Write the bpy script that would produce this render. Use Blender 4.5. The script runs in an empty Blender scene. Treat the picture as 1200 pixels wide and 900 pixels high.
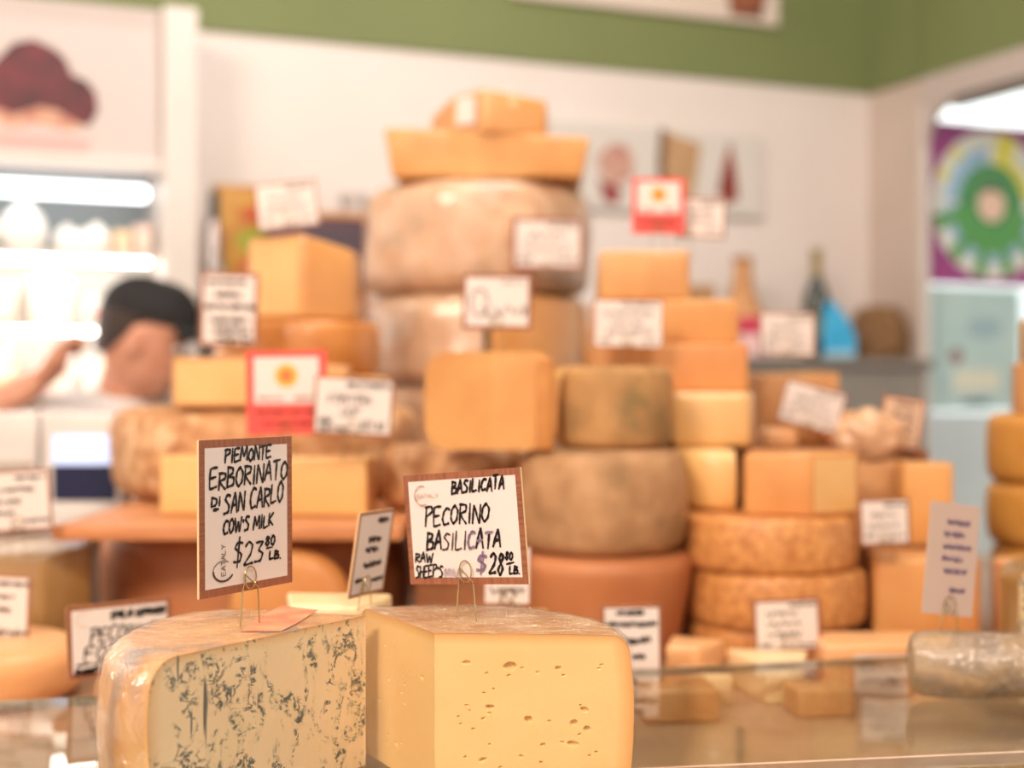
import bpy, bmesh, math, random
from mathutils import Vector, Matrix, noise
R = random.Random(7)
PI = math.pi
SC = bpy.context.scene
COL = SC.collection
EYE = 1.5                     # camera height above the floor
FX = 1667.0                   # focal length in pixels of the 1200x900 frame

# ---------------------------------------------------------------- camera, world, lights, exposure
cam_d = bpy.data.cameras.new('camera'); cam = bpy.data.objects.new('camera', cam_d); COL.objects.link(cam)
cam.location = (0, 0, EYE); cam.rotation_euler = (PI/2, 0, 0)
cam_d.sensor_width = 36; cam_d.lens = 50.0; cam_d.clip_start = .05
cam_d.dof.use_dof = True; cam_d.dof.focus_distance = .99; cam_d.dof.aperture_fstop = 3.0
SC.camera = cam
SC.view_settings.view_transform = 'Standard'; SC.view_settings.look = 'None'
SC.view_settings.gamma = 1; SC.view_settings.use_curve_mapping = False
SC.view_settings.exposure = 0.30
world = bpy.data.worlds.new('world'); SC.world = world; world.use_nodes = True
world.node_tree.nodes['Background'].inputs[0].default_value = (1.0, .88, .78, 1)
world.node_tree.nodes['Background'].inputs[1].default_value = .80

def area(name, loc, target, sx, sy, power, col):
    l = bpy.data.lights.new(name, 'AREA'); l.shape = 'RECTANGLE'; l.size = sx; l.size_y = sy
    l.energy = power; l.color = col
    o = bpy.data.objects.new(name, l); COL.objects.link(o); o.location = loc
    o.rotation_euler = (Vector(target) - Vector(loc)).to_track_quat('-Z', 'Y').to_euler()
    return o
WARM = (1, .85, .71)
area('ceiling_or_added_light', (-1.3, -1.0, 3.2), (0, 1.9, 1.4), .9, .9, 95, WARM)
area('ceiling_or_added_light', (.6, -.6, 3.2), (.1, 1.9, 1.4), .6, .6, 38, WARM)
area('ceiling_or_added_light', (-.3, 1.5, 3.25), (-.1, 1.9, 1.2), .4, .4, 9, WARM)
area('ceiling_or_added_light', (.25, 2.1, 3.2), (-.45, 3.5, 1.9), .7, .7, 20, (1, .96, .93))  # added fill for the wall by the post, in place of fridge glow
area('ceiling_or_added_light', (-2.3, 2.3, 2.9), (-.2, 1.2, 1.3), .45, .45, 8, (1, .93, .86))  # added lamp, raises a glare on the blue cheese film
area('ceiling_or_added_light', (2.6, 5.0, 3.0), (2.2, 5.6, 1.5), 1.2, 1.2, 60, (.93, .98, 1))  # added lamp to brighten the pale far room wall

# ---------------------------------------------------------------- materials
def srgb(r, g, b):
    f = lambda c: (c/255/12.92) if c/255 <= .04045 else ((c/255+.055)/1.055)**2.4
    return (f(r), f(g), f(b), 1)
MATS = {}
def mat(name, c1, c2=None, scale=8, rough=.5, bump=0, bscale=60, coat=0, metal=0, detail=4, stretch=(1, 1, 1), sss=0, lo=.35, hi=.65, c3=None, s3=30, spec=.5):
    if name in MATS: return MATS[name]
    m = bpy.data.materials.new(name); m.use_nodes = True; MATS[name] = m
    nt = m.node_tree; N = nt.nodes; L = nt.links; b = N['Principled BSDF']
    b.inputs['Roughness'].default_value = rough; b.inputs['Metallic'].default_value = metal
    b.inputs['Coat Weight'].default_value = coat; b.inputs['Coat Roughness'].default_value = .12
    b.inputs['Specular IOR Level'].default_value = spec
    b.inputs['Base Color'].default_value = c1
    if sss:
        b.inputs['Subsurface Weight'].default_value = sss; b.inputs['Subsurface Radius'].default_value = (1, .5, .2)
        b.inputs['Subsurface Scale'].default_value = .008
    tc = N.new('ShaderNodeTexCoord'); mp = N.new('ShaderNodeMapping'); mp.inputs['Scale'].default_value = stretch
    L.new(tc.outputs['Object'], mp.inputs['Vector'])
    if c2:
        n = N.new('ShaderNodeTexNoise'); n.inputs['Scale'].default_value = scale; n.inputs['Detail'].default_value = detail
        L.new(mp.outputs[0], n.inputs['Vector'])
        r = N.new('ShaderNodeValToRGB'); r.color_ramp.elements[0].position = lo; r.color_ramp.elements[1].position = hi
        r.color_ramp.elements[0].color = c1; r.color_ramp.elements[1].color = c2
        L.new(n.outputs['Fac'], r.inputs['Fac']); out = r.outputs['Color']
        if c3:
            n3 = N.new('ShaderNodeTexNoise'); n3.inputs['Scale'].default_value = s3; n3.inputs['Detail'].default_value = 5
            L.new(mp.outputs[0], n3.inputs['Vector'])
            r3 = N.new('ShaderNodeValToRGB'); r3.color_ramp.elements[0].position = .52; r3.color_ramp.elements[1].position = .68
            mx = N.new('ShaderNodeMix'); mx.data_type = 'RGBA'; mx.inputs['B'].default_value = c3
            L.new(n3.outputs['Fac'], r3.inputs['Fac']); L.new(r3.outputs['Color'], mx.inputs['Factor']); L.new(out, mx.inputs['A'])
            out = mx.outputs['Result']
        L.new(out, b.inputs['Base Color'])
    if bump:
        n2 = N.new('ShaderNodeTexNoise'); n2.inputs['Scale'].default_value = bscale; n2.inputs['Detail'].default_value = 4
        L.new(mp.outputs[0], n2.inputs['Vector'])
        bp = N.new('ShaderNodeBump'); bp.inputs['Strength'].default_value = bump; bp.inputs['Distance'].default_value = .004
        L.new(n2.outputs['Fac'], bp.inputs['Height']); L.new(bp.outputs[0], b.inputs['Normal'])
        if coat: L.new(bp.outputs[0], b.inputs['Coat Normal'])
    return m
def emis(name, col, strength):
    m = bpy.data.materials.new(name); m.use_nodes = True; b = m.node_tree.nodes['Principled BSDF']
    b.inputs['Base Color'].default_value = col
    b.inputs['Emission Color'].default_value = col; b.inputs['Emission Strength'].default_value = strength
    return m
def film(name, fac, rough=.12, tint=(1, 1, 1, 1), bs=.6, bscale=22, fresnel=False, ior=1.45):
    """see-through sheet: transparent with a share of mirror gloss"""
    m = bpy.data.materials.new(name); m.use_nodes = True; nt = m.node_tree; N = nt.nodes; L = nt.links
    N.remove(N['Principled BSDF']); out = N['Material Output']
    t = N.new('ShaderNodeBsdfTransparent'); t.inputs[0].default_value = tint
    g = N.new('ShaderNodeBsdfGlossy'); g.inputs['Roughness'].default_value = rough
    mx = N.new('ShaderNodeMixShader'); L.new(t.outputs[0], mx.inputs[1]); L.new(g.outputs[0], mx.inputs[2])
    fr0 = N.new('ShaderNodeFresnel'); fr0.inputs['IOR'].default_value = ior
    ge = N.new('ShaderNodeNewGeometry'); inv = N.new('ShaderNodeMath'); inv.operation = 'SUBTRACT'; inv.inputs[0].default_value = 1
    L.new(ge.outputs['Backfacing'], inv.inputs[1])
    fr = N.new('ShaderNodeMath'); fr.operation = 'MULTIPLY'; L.new(fr0.outputs[0], fr.inputs[0]); L.new(inv.outputs[0], fr.inputs[1])   # one reflection per sheet
    if fresnel: L.new(fr.outputs[0], mx.inputs[0])
    else:
        mm = N.new('ShaderNodeMath'); mm.operation = 'MULTIPLY_ADD'; mm.inputs[1].default_value = .35; mm.inputs[2].default_value = fac
        L.new(fr.outputs[0], mm.inputs[0]); L.new(mm.outputs[0], mx.inputs[0])
    if bs:
        tc = N.new('ShaderNodeTexCoord'); mp = N.new('ShaderNodeMapping'); mp.inputs['Scale'].default_value = (1, 1, .35)
        n = N.new('ShaderNodeTexNoise'); n.inputs['Scale'].default_value = bscale; n.inputs['Detail'].default_value = 3
        n.inputs['Distortion'].default_value = 1.2
        L.new(tc.outputs['Object'], mp.inputs[0]); L.new(mp.outputs[0], n.inputs['Vector'])
        bp = N.new('ShaderNodeBump'); bp.inputs['Strength'].default_value = bs; bp.inputs['Distance'].default_value = .01
        L.new(n.outputs['Fac'], bp.inputs['Height']); L.new(bp.outputs[0], g.inputs['Normal'])
    L.new(mx.outputs[0], out.inputs[0])
    return m
S = srgb
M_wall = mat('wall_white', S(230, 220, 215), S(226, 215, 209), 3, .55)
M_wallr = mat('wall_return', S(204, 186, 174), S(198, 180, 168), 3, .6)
M_green = mat('wall_green', S(122, 132, 84), S(116, 126, 79), 2, .7)
M_white = mat('white_laminate', S(218, 210, 204), S(212, 203, 196), 4, .35)
M_cream = mat('cream_panel', S(196, 183, 178), S(190, 176, 170), 4, .5)
M_steel = mat('brushed_steel', S(150, 142, 134), S(128, 121, 114), 30, .35, metal=.6, stretch=(1, 1, 8))
M_greyp = mat('grey_panel', S(146, 140, 132), S(138, 132, 124), 6, .45)
M_floor = mat('floor_tile', S(120, 105, 92), S(105, 92, 80), 5, .4)
M_ceil = mat('ceiling_paint', S(225, 220, 212), S(218, 212, 204), 3, .8)
M_deck = mat('deck_paper', S(176, 140, 108), S(150, 116, 88), 9, .5)
M_wood = mat('board_wood', S(206, 140, 92), S(186, 118, 72), 14, .5, stretch=(1, 9, 9), bump=.1)
M_riser = mat('riser_wood', S(168, 108, 66), S(140, 86, 50), 10, .6, stretch=(1, 8, 8))
# cheeses
M_gold = mat('golden_paste', S(216, 156, 88), S(202, 138, 72), 14, .45, bump=.12, coat=.25, bscale=40)
M_goldr = mat('golden_rind', S(206, 138, 68), S(186, 116, 52), 18, .45, bump=.15, coat=.3)
M_gold2 = mat('deep_golden_rind', S(204, 148, 70), S(190, 130, 56), 14, .5, bump=.2, coat=.15)
M_pale = mat('pale_paste', S(230, 184, 118), S(220, 168, 100), 9, .4, bump=.08, coat=.3)
M_orange = mat('orange_rind', S(214, 152, 88), S(200, 130, 70), 10, .5, bump=.12, coat=.15)
M_terra = mat('terracotta_rind', S(192, 124, 78), S(172, 102, 60), 8, .55, bump=.15, coat=.1)
M_font = mat('mottled_brown_rind', S(206, 154, 104), S(168, 112, 66), 42, .6, bump=.5, detail=8, c3=S(224, 184, 140), s3=28)
M_stone = mat('stone_brown_rind', S(190, 146, 104), S(164, 120, 80), 26, .75, bump=.35, detail=8, c3=S(146, 110, 72), s3=15)
M_moss = mat('mossy_rind', S(190, 142, 88), S(160, 116, 68), 22, .75, bump=.4, detail=8, c3=S(128, 104, 64), s3=16)
M_parm = mat('basket_rind', S(222, 158, 92), S(184, 116, 60), 85, .5, bump=.4, bscale=90, coat=.2, detail=6)
M_pink = mat('pinkish_cloth_rind', S(222, 184, 150), S(200, 154, 118), 24, .55, coat=.35, bump=.45, detail=9, c3=S(172, 142, 112), s3=9)
M_tan = mat('tan_rind', S(206, 152, 98), S(188, 130, 78), 12, .5, bump=.15, coat=.2)
M_olive = mat('olive_wrapped_rind', S(168, 128, 72), S(146, 106, 56), 12, .45, bump=.2, coat=.5)
M_softp = mat('peach_soft_rind', S(238, 184, 132), S(228, 166, 110), 6, .5, coat=.3)
M_creamc = mat('cream_paste', S(244, 216, 170), S(236, 202, 150), 8, .45, coat=.2)
M_film = film('cling_film', .02, .18)
M_filmw = film('cling_film_cloudy', .05, .22, bscale=16)
M_filmb = film('cling_film_tight', .14, .12, bscale=80, bs=1.0)
M_glass = film('case_glass', 0, .015, (.94, .97, .95, 1), bs=0, fresnel=True, ior=1.5)
M_pane = film('door_glass', 0, .02, (.96, .98, .98, 1), bs=0, fresnel=True)
M_frame = mat('walnut_border', S(156, 96, 64), S(128, 74, 48), 40, .45, stretch=(1, 1, 12), bump=.05)
M_frameh = mat('walnut_border_flat', S(160, 98, 66), S(132, 76, 50), 40, .45, stretch=(9, 1, 1))
M_core = mat('card_core', S(226, 186, 140), rough=.6)
M_paper = mat('card_paper', S(226, 212, 204), S(222, 208, 200), 5, .35)
M_ink = mat('black_ink', S(26, 20, 20), rough=.35)
M_inkf = mat('soft_ink', S(78, 54, 54), rough=.5)
M_violet = mat('violet_ink', S(142, 116, 140), rough=.5)
M_violetf = mat('faint_violet_ink', S(206, 186, 190), rough=.5)
M_logo = mat('pale_copper_print', S(214, 178, 150), rough=.5)
M_logod = mat('dark_print', S(92, 70, 66), rough=.5)
M_wire = mat('holder_wire', S(190, 168, 120), rough=.25, metal=.9)
M_red = mat('red_card', S(230, 78, 68), rough=.45)
M_redl = mat('pale_red_print', S(238, 112, 92), rough=.5)
M_seal = mat('orange_seal', S(250, 176, 62), rough=.4)
M_skin = mat('skin', S(212, 154, 126), S(200, 136, 108), 20, .5, sss=.15)
M_hair = mat('dark_hair', S(62, 44, 34), S(40, 28, 22), 60, .6)
M_cap = mat('black_cloth', S(30, 27, 28), S(22, 20, 22), 60, .8)
M_shirt = mat('white_cotton', S(216, 210, 208), S(206, 200, 198), 8, .8)
M_trous = mat('dark_trousers', S(40, 40, 46), rough=.8)
M_moz0 = mat('fridge_back_lit', S(240, 240, 236), rough=.4)
M_dark = mat('dark_plastic', S(40, 38, 40), rough=.4)

# ---------------------------------------------------------------- object helpers
def at(px, py, d):
    "point seen at pixel px,py of the 1200x900 frame at distance d in front of the camera"
    return Vector(((px-600)/FX*d, d, EYE+(450-py)/FX*d))
def Z(py, d): return EYE+(450-py)/FX*d
def X(px, d): return (px-600)/FX*d
def props(o, label=None, cat=None, group=None, kind=None):
    if label: o['label'] = label
    if cat: o['category'] = cat
    if group: o['group'] = group
    if kind: o['kind'] = kind
    return o
def empty(name, loc, label, cat, group=None, rz=0):
    o = bpy.data.objects.new(name, None); COL.objects.link(o); o.location = loc; o.rotation_euler = (0, 0, rz)
    o.empty_display_size = .02
    return props(o, label, cat, group)
def link(name, bm, m, parent=None, loc=None, smooth=True, ang=.7):
    me = bpy.data.meshes.new(name)
    bmesh.ops.recalc_face_normals(bm, faces=bm.faces)
    bm.to_mesh(me); bm.free()
    for mm in (m if isinstance(m, (list, tuple)) else [m]): me.materials.append(mm)
    if smooth:
        for p in me.polygons: p.use_smooth = True
        try: me.set_sharp_from_angle(angle=ang)
        except Exception: pass
    o = bpy.data.objects.new(name, me); COL.objects.link(o)
    if parent: o.parent = parent
    if loc: o.location = loc
    return o
def box_bm(x0, x1, y0, y1, z0, z1, bev=0, bm=None, seg=2):
    bm2 = bmesh.new()
    bmesh.ops.create_cube(bm2, size=1)
    for v in bm2.verts:
        v.co = Vector((x0+(v.co.x+.5)*(x1-x0), y0+(v.co.y+.5)*(y1-y0), z0+(v.co.z+.5)*(z1-z0)))
    if bev: bmesh.ops.bevel(bm2, geom=bm2.edges[:], offset=bev, segments=seg, affect='EDGES', profile=.6)
    if bm is None: return bm2
    me = bpy.data.meshes.new('tmp'); bm2.to_mesh(me); bm2.free(); bm.from_mesh(me); bpy.data.meshes.remove(me)
    return bm
def xform(bm, mtx):
    bmesh.ops.transform(bm, matrix=mtx, verts=bm.verts); return bm
def structure(name, bm, m, loc=None, rz=0):
    o = link(name, bm, m, smooth=False); o['kind'] = 'structure'
    if loc: o.location = loc
    o.rotation_euler.z = rz
    return o
def tube(bm, pts, r, seg=6):
    pts = [Vector(p) for p in pts]; rings = []
    up = Vector((0, .3, 1)).normalized()
    for i, p in enumerate(pts):
        t = (pts[min(i+1, len(pts)-1)]-pts[max(i-1, 0)]).normalized()
        a = t.cross(up)
        if a.length < 1e-3: a = t.cross(Vector((1, 0, 0)))
        a.normalize(); b = t.cross(a)
        rings.append([bm.verts.new(p+(a*math.cos(2*PI*k/seg)+b*math.sin(2*PI*k/seg))*r) for k in range(seg)])
    for i in range(len(rings)-1):
        for k in range(seg):
            bm.faces.new((rings[i][k], rings[i][(k+1) % seg], rings[i+1][(k+1) % seg], rings[i+1][k]))
    bm.faces.new(rings[0]); bm.faces.new(rings[-1][::-1])
    return bm
def lathe_bm(prof, seg=40, wob=0, seed=0, bm=None):
    "prof: list of (r,z) from bottom axis to top axis"
    bm = bm or bmesh.new(); rows = []
    for r, z in prof:
        if r < 1e-5: rows.append([bm.verts.new((0, 0, z))]); continue
        row = []
        for k in range(seg):
            a = 2*PI*k/seg; rr = r
            if wob: rr += wob*noise.noise(Vector((math.cos(a)*1.3+seed, math.sin(a)*1.3, z*9)))
            row.append(bm.verts.new((rr*math.cos(a), rr*math.sin(a), z)))
        rows.append(row)
    for i in range(len(rows)-1):
        A, B = rows[i], rows[i+1]
        for k in range(seg):
            k2 = (k+1) % seg
            if len(A) == 1: bm.faces.new((A[0], B[k2], B[k]))
            elif len(B) == 1: bm.faces.new((A[k], A[k2], B[0]))
            else: bm.faces.new((A[k], A[k2], B[k2], B[k]))
    return bm
def wheel_prof(r, h, er, bulge=0, taper=0, n=5):
    "rounded wheel profile; taper shrinks the bottom radius"
    p = [(0, 0)]
    side = []
    for i in range(n+1):
        a = i/n*PI/2; side.append((r-er+er*math.sin(a), er-er*math.cos(a)))
    for i in range(1, 6): side.append((r, er+(h-2*er)*i/6))
    for i in range(n+1):
        a = i/n*PI/2; side.append((r-er+er*math.cos(a), h-er+er*math.sin(a)))
    for rr, z in side:
        t = z/h
        p.append((rr+bulge*math.sin(PI*t)-taper*(1-t), z))
    p.append((0, h))
    return p
def wheel(name, label, cx, cy, z0, r, h, m, er=.012, bulge=0, taper=0, wob=.002, group=None, wrap=None, cat='cheese'):
    bm = lathe_bm(wheel_prof(r, h, er, bulge, taper), 56, wob, R.random()*50)
    o = link(name, bm, m, loc=(cx, cy, EYE+z0)); props(o, label, cat, group)
    if wrap:
        wb = lathe_bm(wheel_prof(r+.003, h+.001, er+.001, bulge, taper), 56, wob*1.5, 3)
        root = empty(name, (cx, cy, EYE+z0), label, cat, group)
        for k in ('label', 'category', 'group'):
            if k in o: del o[k]
        o.name = 'rind'; o.parent = root; o.location = (0, 0, 0)
        link('plastic_wrap', wb, wrap, root)
        return root
    return o
def cut_wheel(name, label, cx, cy, z0, rf, h, a0, a1, mr, mp, er=.01, bulge=0, taper=0, wob=.0015, top_paste=False, group=None, wrap=None, seg=40, cutres=(2, 1), holes=None, cat='cheese'):
    """wedge of a wheel: rind swept from angle a0 to a1 (degrees, counter-clockwise), flat cut faces at both ends;
    rf = radius or function of angle"""
    rfun = rf if callable(rf) else (lambda a: rf)
    root = empty(name, (cx, cy, EYE+z0), label, cat, group)
    # rind
    def sweep(off=0):
        bm = bmesh.new(); rows = []; sd = 5.1
        for i in range(seg+1):
            a = math.radians(a0+(a1-a0)*i/seg); rr = rfun(math.degrees(a))
            row = []
            prof = wheel_prof(rr+off, h+off*.4, er, bulge, taper)
            for (r, z) in prof:
                w = wob*noise.noise(Vector((a*2.2, z*18, sd))) if r > .001 else 0
                row.append(bm.verts.new(((r+w)*math.cos(a), (r+w)*math.sin(a), z)))
            rows.append(row)
        for i in range(seg):
            for j in range(len(rows[0])-1):
                q = [rows[i][j], rows[i+1][j], rows[i+1][j+1], rows[i][j+1]]
                bm.faces.new(q)
        bmesh.ops.remove_doubles(bm, verts=bm.verts, dist=1e-6)
        return bm
    link('rind', sweep(), mr, root)
    if wrap: link('plastic_wrap', sweep(.0022), wrap, root)
    # cut faces: real grids, so eyes can be pressed into them
    nu, nz = cutres
    bm = bmesh.new(); rim = bm.verts.layers.float.new('rim')
    for side, ad in ((0, a0), (1, a1)):
        a = math.radians(ad); rr = rfun(ad); d = Vector((math.cos(a), math.sin(a), 0))
        inward = Vector((-d.y, d.x, 0))*(1 if side == 0 else -1)
        side_p = wheel_prof(rr, h, er, bulge, taper, 6)[1:-1]
        # radius at height
        def rad(z):
            for (r1, z1), (r2, z2) in zip(side_p, side_p[1:]):
                if z1 <= z <= z2+1e-9: return r1+(r2-r1)*((z-z1)/(z2-z1) if z2 > z1 else 0)
            return side_p[-1][0]
        zs = sorted(set([z for r, z in side_p]+[h*k/nz for k in range(nz+1)]))
        zs = [z for i, z in enumerate(zs) if i == 0 or z-zs[i-1] > 1e-6]
        rows = []
        hs = holes[side] if holes else []
        for z in zs:
            rz = rad(z); w = wob*noise.noise(Vector((a*2.2, z*18, 5.1))); rz += w
            row = []
            for k in range(nu+1):
                s = rz*k/nu; p = d*s+Vector((0, 0, z)); dep = 0
                for (hs_, hz_, ha, hb, hd, rot) in hs:
                    dx = s-hs_; dz = z-hz_
                    if abs(dx) > ha*1.6 or abs(dz) > ha*1.6: continue
                    c, sn = math.cos(rot), math.sin(rot)
                    q = ((dx*c+dz*sn)/ha)**2+((-dx*sn+dz*c)/hb)**2
                    if q < 1: dep = max(dep, hd*min(1, (1-q)*1.8))
                if holes:
                    dep += .0004*(noise.noise(Vector((s*30, z*30, side*9)))+1)
                    if k == 0: dep = 0
                v = bm.verts.new(p+inward*dep)
                v[rim] = max(0, 1-min((rz-s), (h-z)*1.6)/.012) if holes else 0
                row.append(v)
            rows.append(row)
        for i in range(len(rows)-1):
            for k in range(nu):
                bm.faces.new((rows[i][k], rows[i][k+1], rows[i+1][k+1], rows[i+1][k]))
    link('cut_face', bm, mp, root, ang=.9)
    return root
def piece(name, label, poly, z0, z1, sides, mats, bev=.005, top=0, shrink=0, group=None, wrap=None, jig=.0, cat='cheese', topz=None):
    """block of cheese: footprint polygon (world x,y, counter-clockwise), side i uses mats[sides[i]]; faces with a
    different material become parts of their own ('rind' / 'cut_face')"""
    cx = sum(p[0] for p in poly)/len(poly); cy = sum(p[1] for p in poly)/len(poly)
    bm = bmesh.new(); n = len(poly)
    lo = [bm.verts.new((x-cx, y-cy, 0)) for x, y in poly]
    hi = []
    for i, (x, y) in enumerate(poly):
        k = 1-shrink
        hi.append(bm.verts.new(((x-cx)*k+R.uniform(-jig, jig), (y-cy)*k+R.uniform(-jig, jig), (z1-z0)+(topz[i] if topz else 0))))
    f = bm.faces.new(lo[::-1]); f.material_index = top
    f = bm.faces.new(hi); f.material_index = top
    for i in range(n):
        f = bm.faces.new((lo[i], lo[(i+1) % n], hi[(i+1) % n], hi[i])); f.material_index = sides[i]
    if bev: bmesh.ops.bevel(bm, geom=bm.edges[:], offset=bev, segments=3, affect='EDGES', profile=.6)
    bmesh.ops.triangulate(bm, faces=[f for f in bm.faces if len(f.verts) > 6])
    used = sorted(set(f.material_index for f in bm.faces)); loc = (cx, cy, EYE+z0)
    wb = None
    if wrap:
        wb = bm.copy()
        bmesh.ops.scale(wb, vec=(1.025, 1.025, 1.02), verts=wb.verts)
        for f in wb.faces: f.material_index = 0
    if len(used) == 1 and not wrap:
        for f in bm.faces: f.material_index = 0
        return props(link(name, bm, mats[used[0]], loc=loc), label, cat, group)
    root = empty(name, loc, label, cat, group)
    names = ['rind', 'cut_face', 'crust']
    for u in used:
        b2 = bm.copy()
        bmesh.ops.delete(b2, geom=[f for f in b2.faces if f.material_index != u], context='FACES')
        for f in b2.faces: f.material_index = 0
        link(names[u], b2, mats[u], root)
    bm.free()
    if wb: link('plastic_wrap', wb, wrap, root)
    return root
def rect(x0, x1, y0, y1, rot=0):
    cx, cy = (x0+x1)/2, (y0+y1)/2; out = []
    for x, y in ((x0, y0), (x1, y0), (x1, y1), (x0, y1)):
        dx, dy = x-cx, y-cy
        out.append((cx+dx*math.cos(rot)-dy*math.sin(rot), cy+dx*math.sin(rot)+dy*math.cos(rot)))
    return out

# ---------------------------------------------------------------- the room
U = Vector((.9225, .386, 0)); NW = Vector((.386, -.9225, 0))        # along the back wall, out of the back wall
W0 = Vector((-.753, 3.44, 0)); CORNER = Vector((1.053, 4.2, 0))
WANG = math.atan2(U.y, U.x)
def wloc(s, o, z): p = CORNER+U*s+NW*o; return Vector((p.x, p.y, z))
GL = EYE+.857                                                        # height where white meets green
def wall_box(name, s0, s1, o0, o1, z0, z1, m, bev=0):
    "box in the wall frame: s along the wall (from the corner), o out of the wall"
    bm = box_bm(s0, s1, -o1, -o0, z0, z1, bev)
    return structure(name, bm, m, (CORNER.x, CORNER.y, 0), WANG)
wall_box('wall_back', -4.2, .02, -.12, 0, 0, GL, M_wall)
wall_box('wall_back_upper', -4.2, .02, -.12, .012, GL, 3.3, M_green)
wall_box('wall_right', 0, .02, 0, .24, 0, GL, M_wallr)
wall_box('wall_right_upper', -.012, .02, .0, .24, GL, 3.3, M_green)
wall_box('wall_right_header', .0, .14, .24, 2.6, GL, 3.3, M_green)
wall_box('trim_1', -.004, .14, .24, 2.6, GL-.075, GL, M_cream, .004)
wall_box('trim_2', -.006, .022, .235, .25, 0, GL-.075, M_white, .003)
# arched corner piece in the top of the opening
bm = bmesh.new(); prof = [(.27, GL-.075)]
for k in range(9):
    a = k/8*PI/2; prof.append((.27+.16*(1-math.sin(PI/2-a)) , GL-.075-.12*(1-math.sin(a))-.0) )
prof = [(.25, GL-.07), (.25, GL-.20)]+[(.25+.17*(1-math.cos(k/8*PI/2)), GL-.20+.125*math.sin(k/8*PI/2)) for k in range(1, 9)]
va = [bm.verts.new((0, -o, z)) for o, z in prof]; vb = [bm.verts.new((.02, -o, z)) for o, z in prof]
bm.faces.new(va); bm.faces.new(vb[::-1])
for i in range(len(prof)):
    j = (i+1) % len(prof); bm.faces.new((va[i], vb[i], vb[j], va[j]))
structure('trim_3', bm, M_cream, (CORNER.x, CORNER.y, 0), WANG)
wall_box('wall_far_room', .1, 5.0, -1.6, -1.5, 0, 3.3, mat('far_wall', S(222, 228, 226), rough=.7))
structure('floor', box_bm(-5, 6, -3, 8, -.1, 0), M_floor)
structure('ceiling', box_bm(-5, 6, -3, 8, 3.3, 3.4), M_ceil)
# glass screen beyond the opening that carries the two posters
wall_box('window_1', .024, 1.5, .13, .138, 0, GL-.1, M_pane)
SPC = -1.99
# grey back cabinet under the shelf along the wall
wall_box('back_cabinet', SPC, -.02, .0, .28, 0, EYE+.045, M_greyp, .004)
wall_box('back_cabinet_top', SPC, -.005, .0, .30, EYE+.045, EYE+.07, M_steel, .003)
for s in (-1.28, -.66):
    wall_box('back_cabinet_joint', s-.002, s+.002, .28, .282, .9, EYE+.03, M_dark)

def plane_at(px, py, o):
    "wall-frame point (s, o, z) seen at the pixel on the plane o in front of the back wall"
    q = (px-600)/FX; A = CORNER+NW*o
    s = (q*A.y-A.x)/(U.x-q*U.y); y = A.y+U.y*s
    return s, EYE+(450-py)/FX*y
# ---------------------------------------------------------------- refrigerated wall case at the left
FR = empty('refrigerated_display', wloc(-3.0, .1, 0), 'tall white refrigerated wall case with bright shelves behind the man', 'fridge', rz=WANG)
def fbox(name, s0, s1, o0, o1, z0, z1, m, bev=.002, parent=None):
    return link(name, box_bm(s0+3.0, s1+3.0, -o1+.1, -o0+.1, z0, z1, bev), m, parent or FR, smooth=False)
SL, SR = -3.4, -1.955
SP0 = plane_at(192, 100, .27)[0]; SP1 = plane_at(233, 100, .27)[0]
fbox('side_post', SP0, SP1, .0, .27, 0, EYE+.84, M_white, .006)
fbox('fascia_panel', SL, SP0, .02, .235, EYE+.49, EYE+.835, M_cream, .004)
fbox('fascia_ledge', SL, SP0, .20, .275, EYE+.468, EYE+.495, M_white, .008)
fbox('back_panel', SL, SP0, .004, .02, EYE+.30, EYE+.49, mat('fridge_back_shaded', S(150, 158, 160), rough=.5))  # shadow above the tube painted in as a greyer back
fbox('back_panel_lower', SL, SP0, .004, .02, .3, EYE+.30, M_moz0)  # same back painted whiter for the glow of the lit shelves
fbox('base_cabinet', SL, SP0, .02, .27, 0, .55, M_white)
M_tube = emis('cold_tube_light', (.92, .97, 1, 1), 3.5)
tb = fbox('tube_light', SL+.02, SP0-.02, .15, .185, EYE+.415, EYE+.447, M_tube, .01)
M_tube2 = emis('shelf_tube', (1, .96, .90, 1), 14)
SHZ = [.292, .135, -.02, -.2]
for z in SHZ:
    sh = fbox('shelf', SL, SP0, .02, .22, EYE+z-.014, EYE+z, M_white)
    fbox('shelf_light', SL+.02, SP0-.02, .18, .205, EYE+z-.023, EYE+z-.015, M_tube2, .003, None)
def goods(s, o, z): return wloc(s, o, EYE+z+.0008)
M_moz = mat('white_cheese', S(240, 238, 232), rough=.4)
for k, (px, rr, zz) in enumerate(((28, .052, 0), (-30, .05, 0), (78, .030, 0), (97, .026, 0), (-75, .04, 0), (113, .033, 0))):
    # solve wall coordinate for the pixel
    q = (px-600)/FX; o_ = .12; A = CORNER+NW*o_
    s = (q*A.y-A.x)/(U.x-q*U.y)
    prof = [(0, 0), (rr*.6, 0), (rr*.95, rr*.5), (rr, rr*.95), (rr*.85, rr*1.5), (rr*.5, rr*1.9), (rr*.32, rr*2.05), (rr*.3, rr*2.2), (0, rr*2.25)]
    lab = ['large round white cheese on the top fridge shelf', 'white cheese ball at the left frame edge on the top fridge shelf', 'small white gourd cheese, first right of the large round one in the fridge',
           'small white gourd cheese in the middle of the top fridge shelf', 'white cheese ball beyond the left edge on the top fridge shelf', 'pear shaped white cheese at the right end of the white row in the fridge'][k]
    props(link('white_cheese', lathe_bm(prof, 24, .002, k), M_moz, loc=goods(s, o_, SHZ[0])), lab, 'cheese', 'white cheeses on the top fridge shelf')
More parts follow.
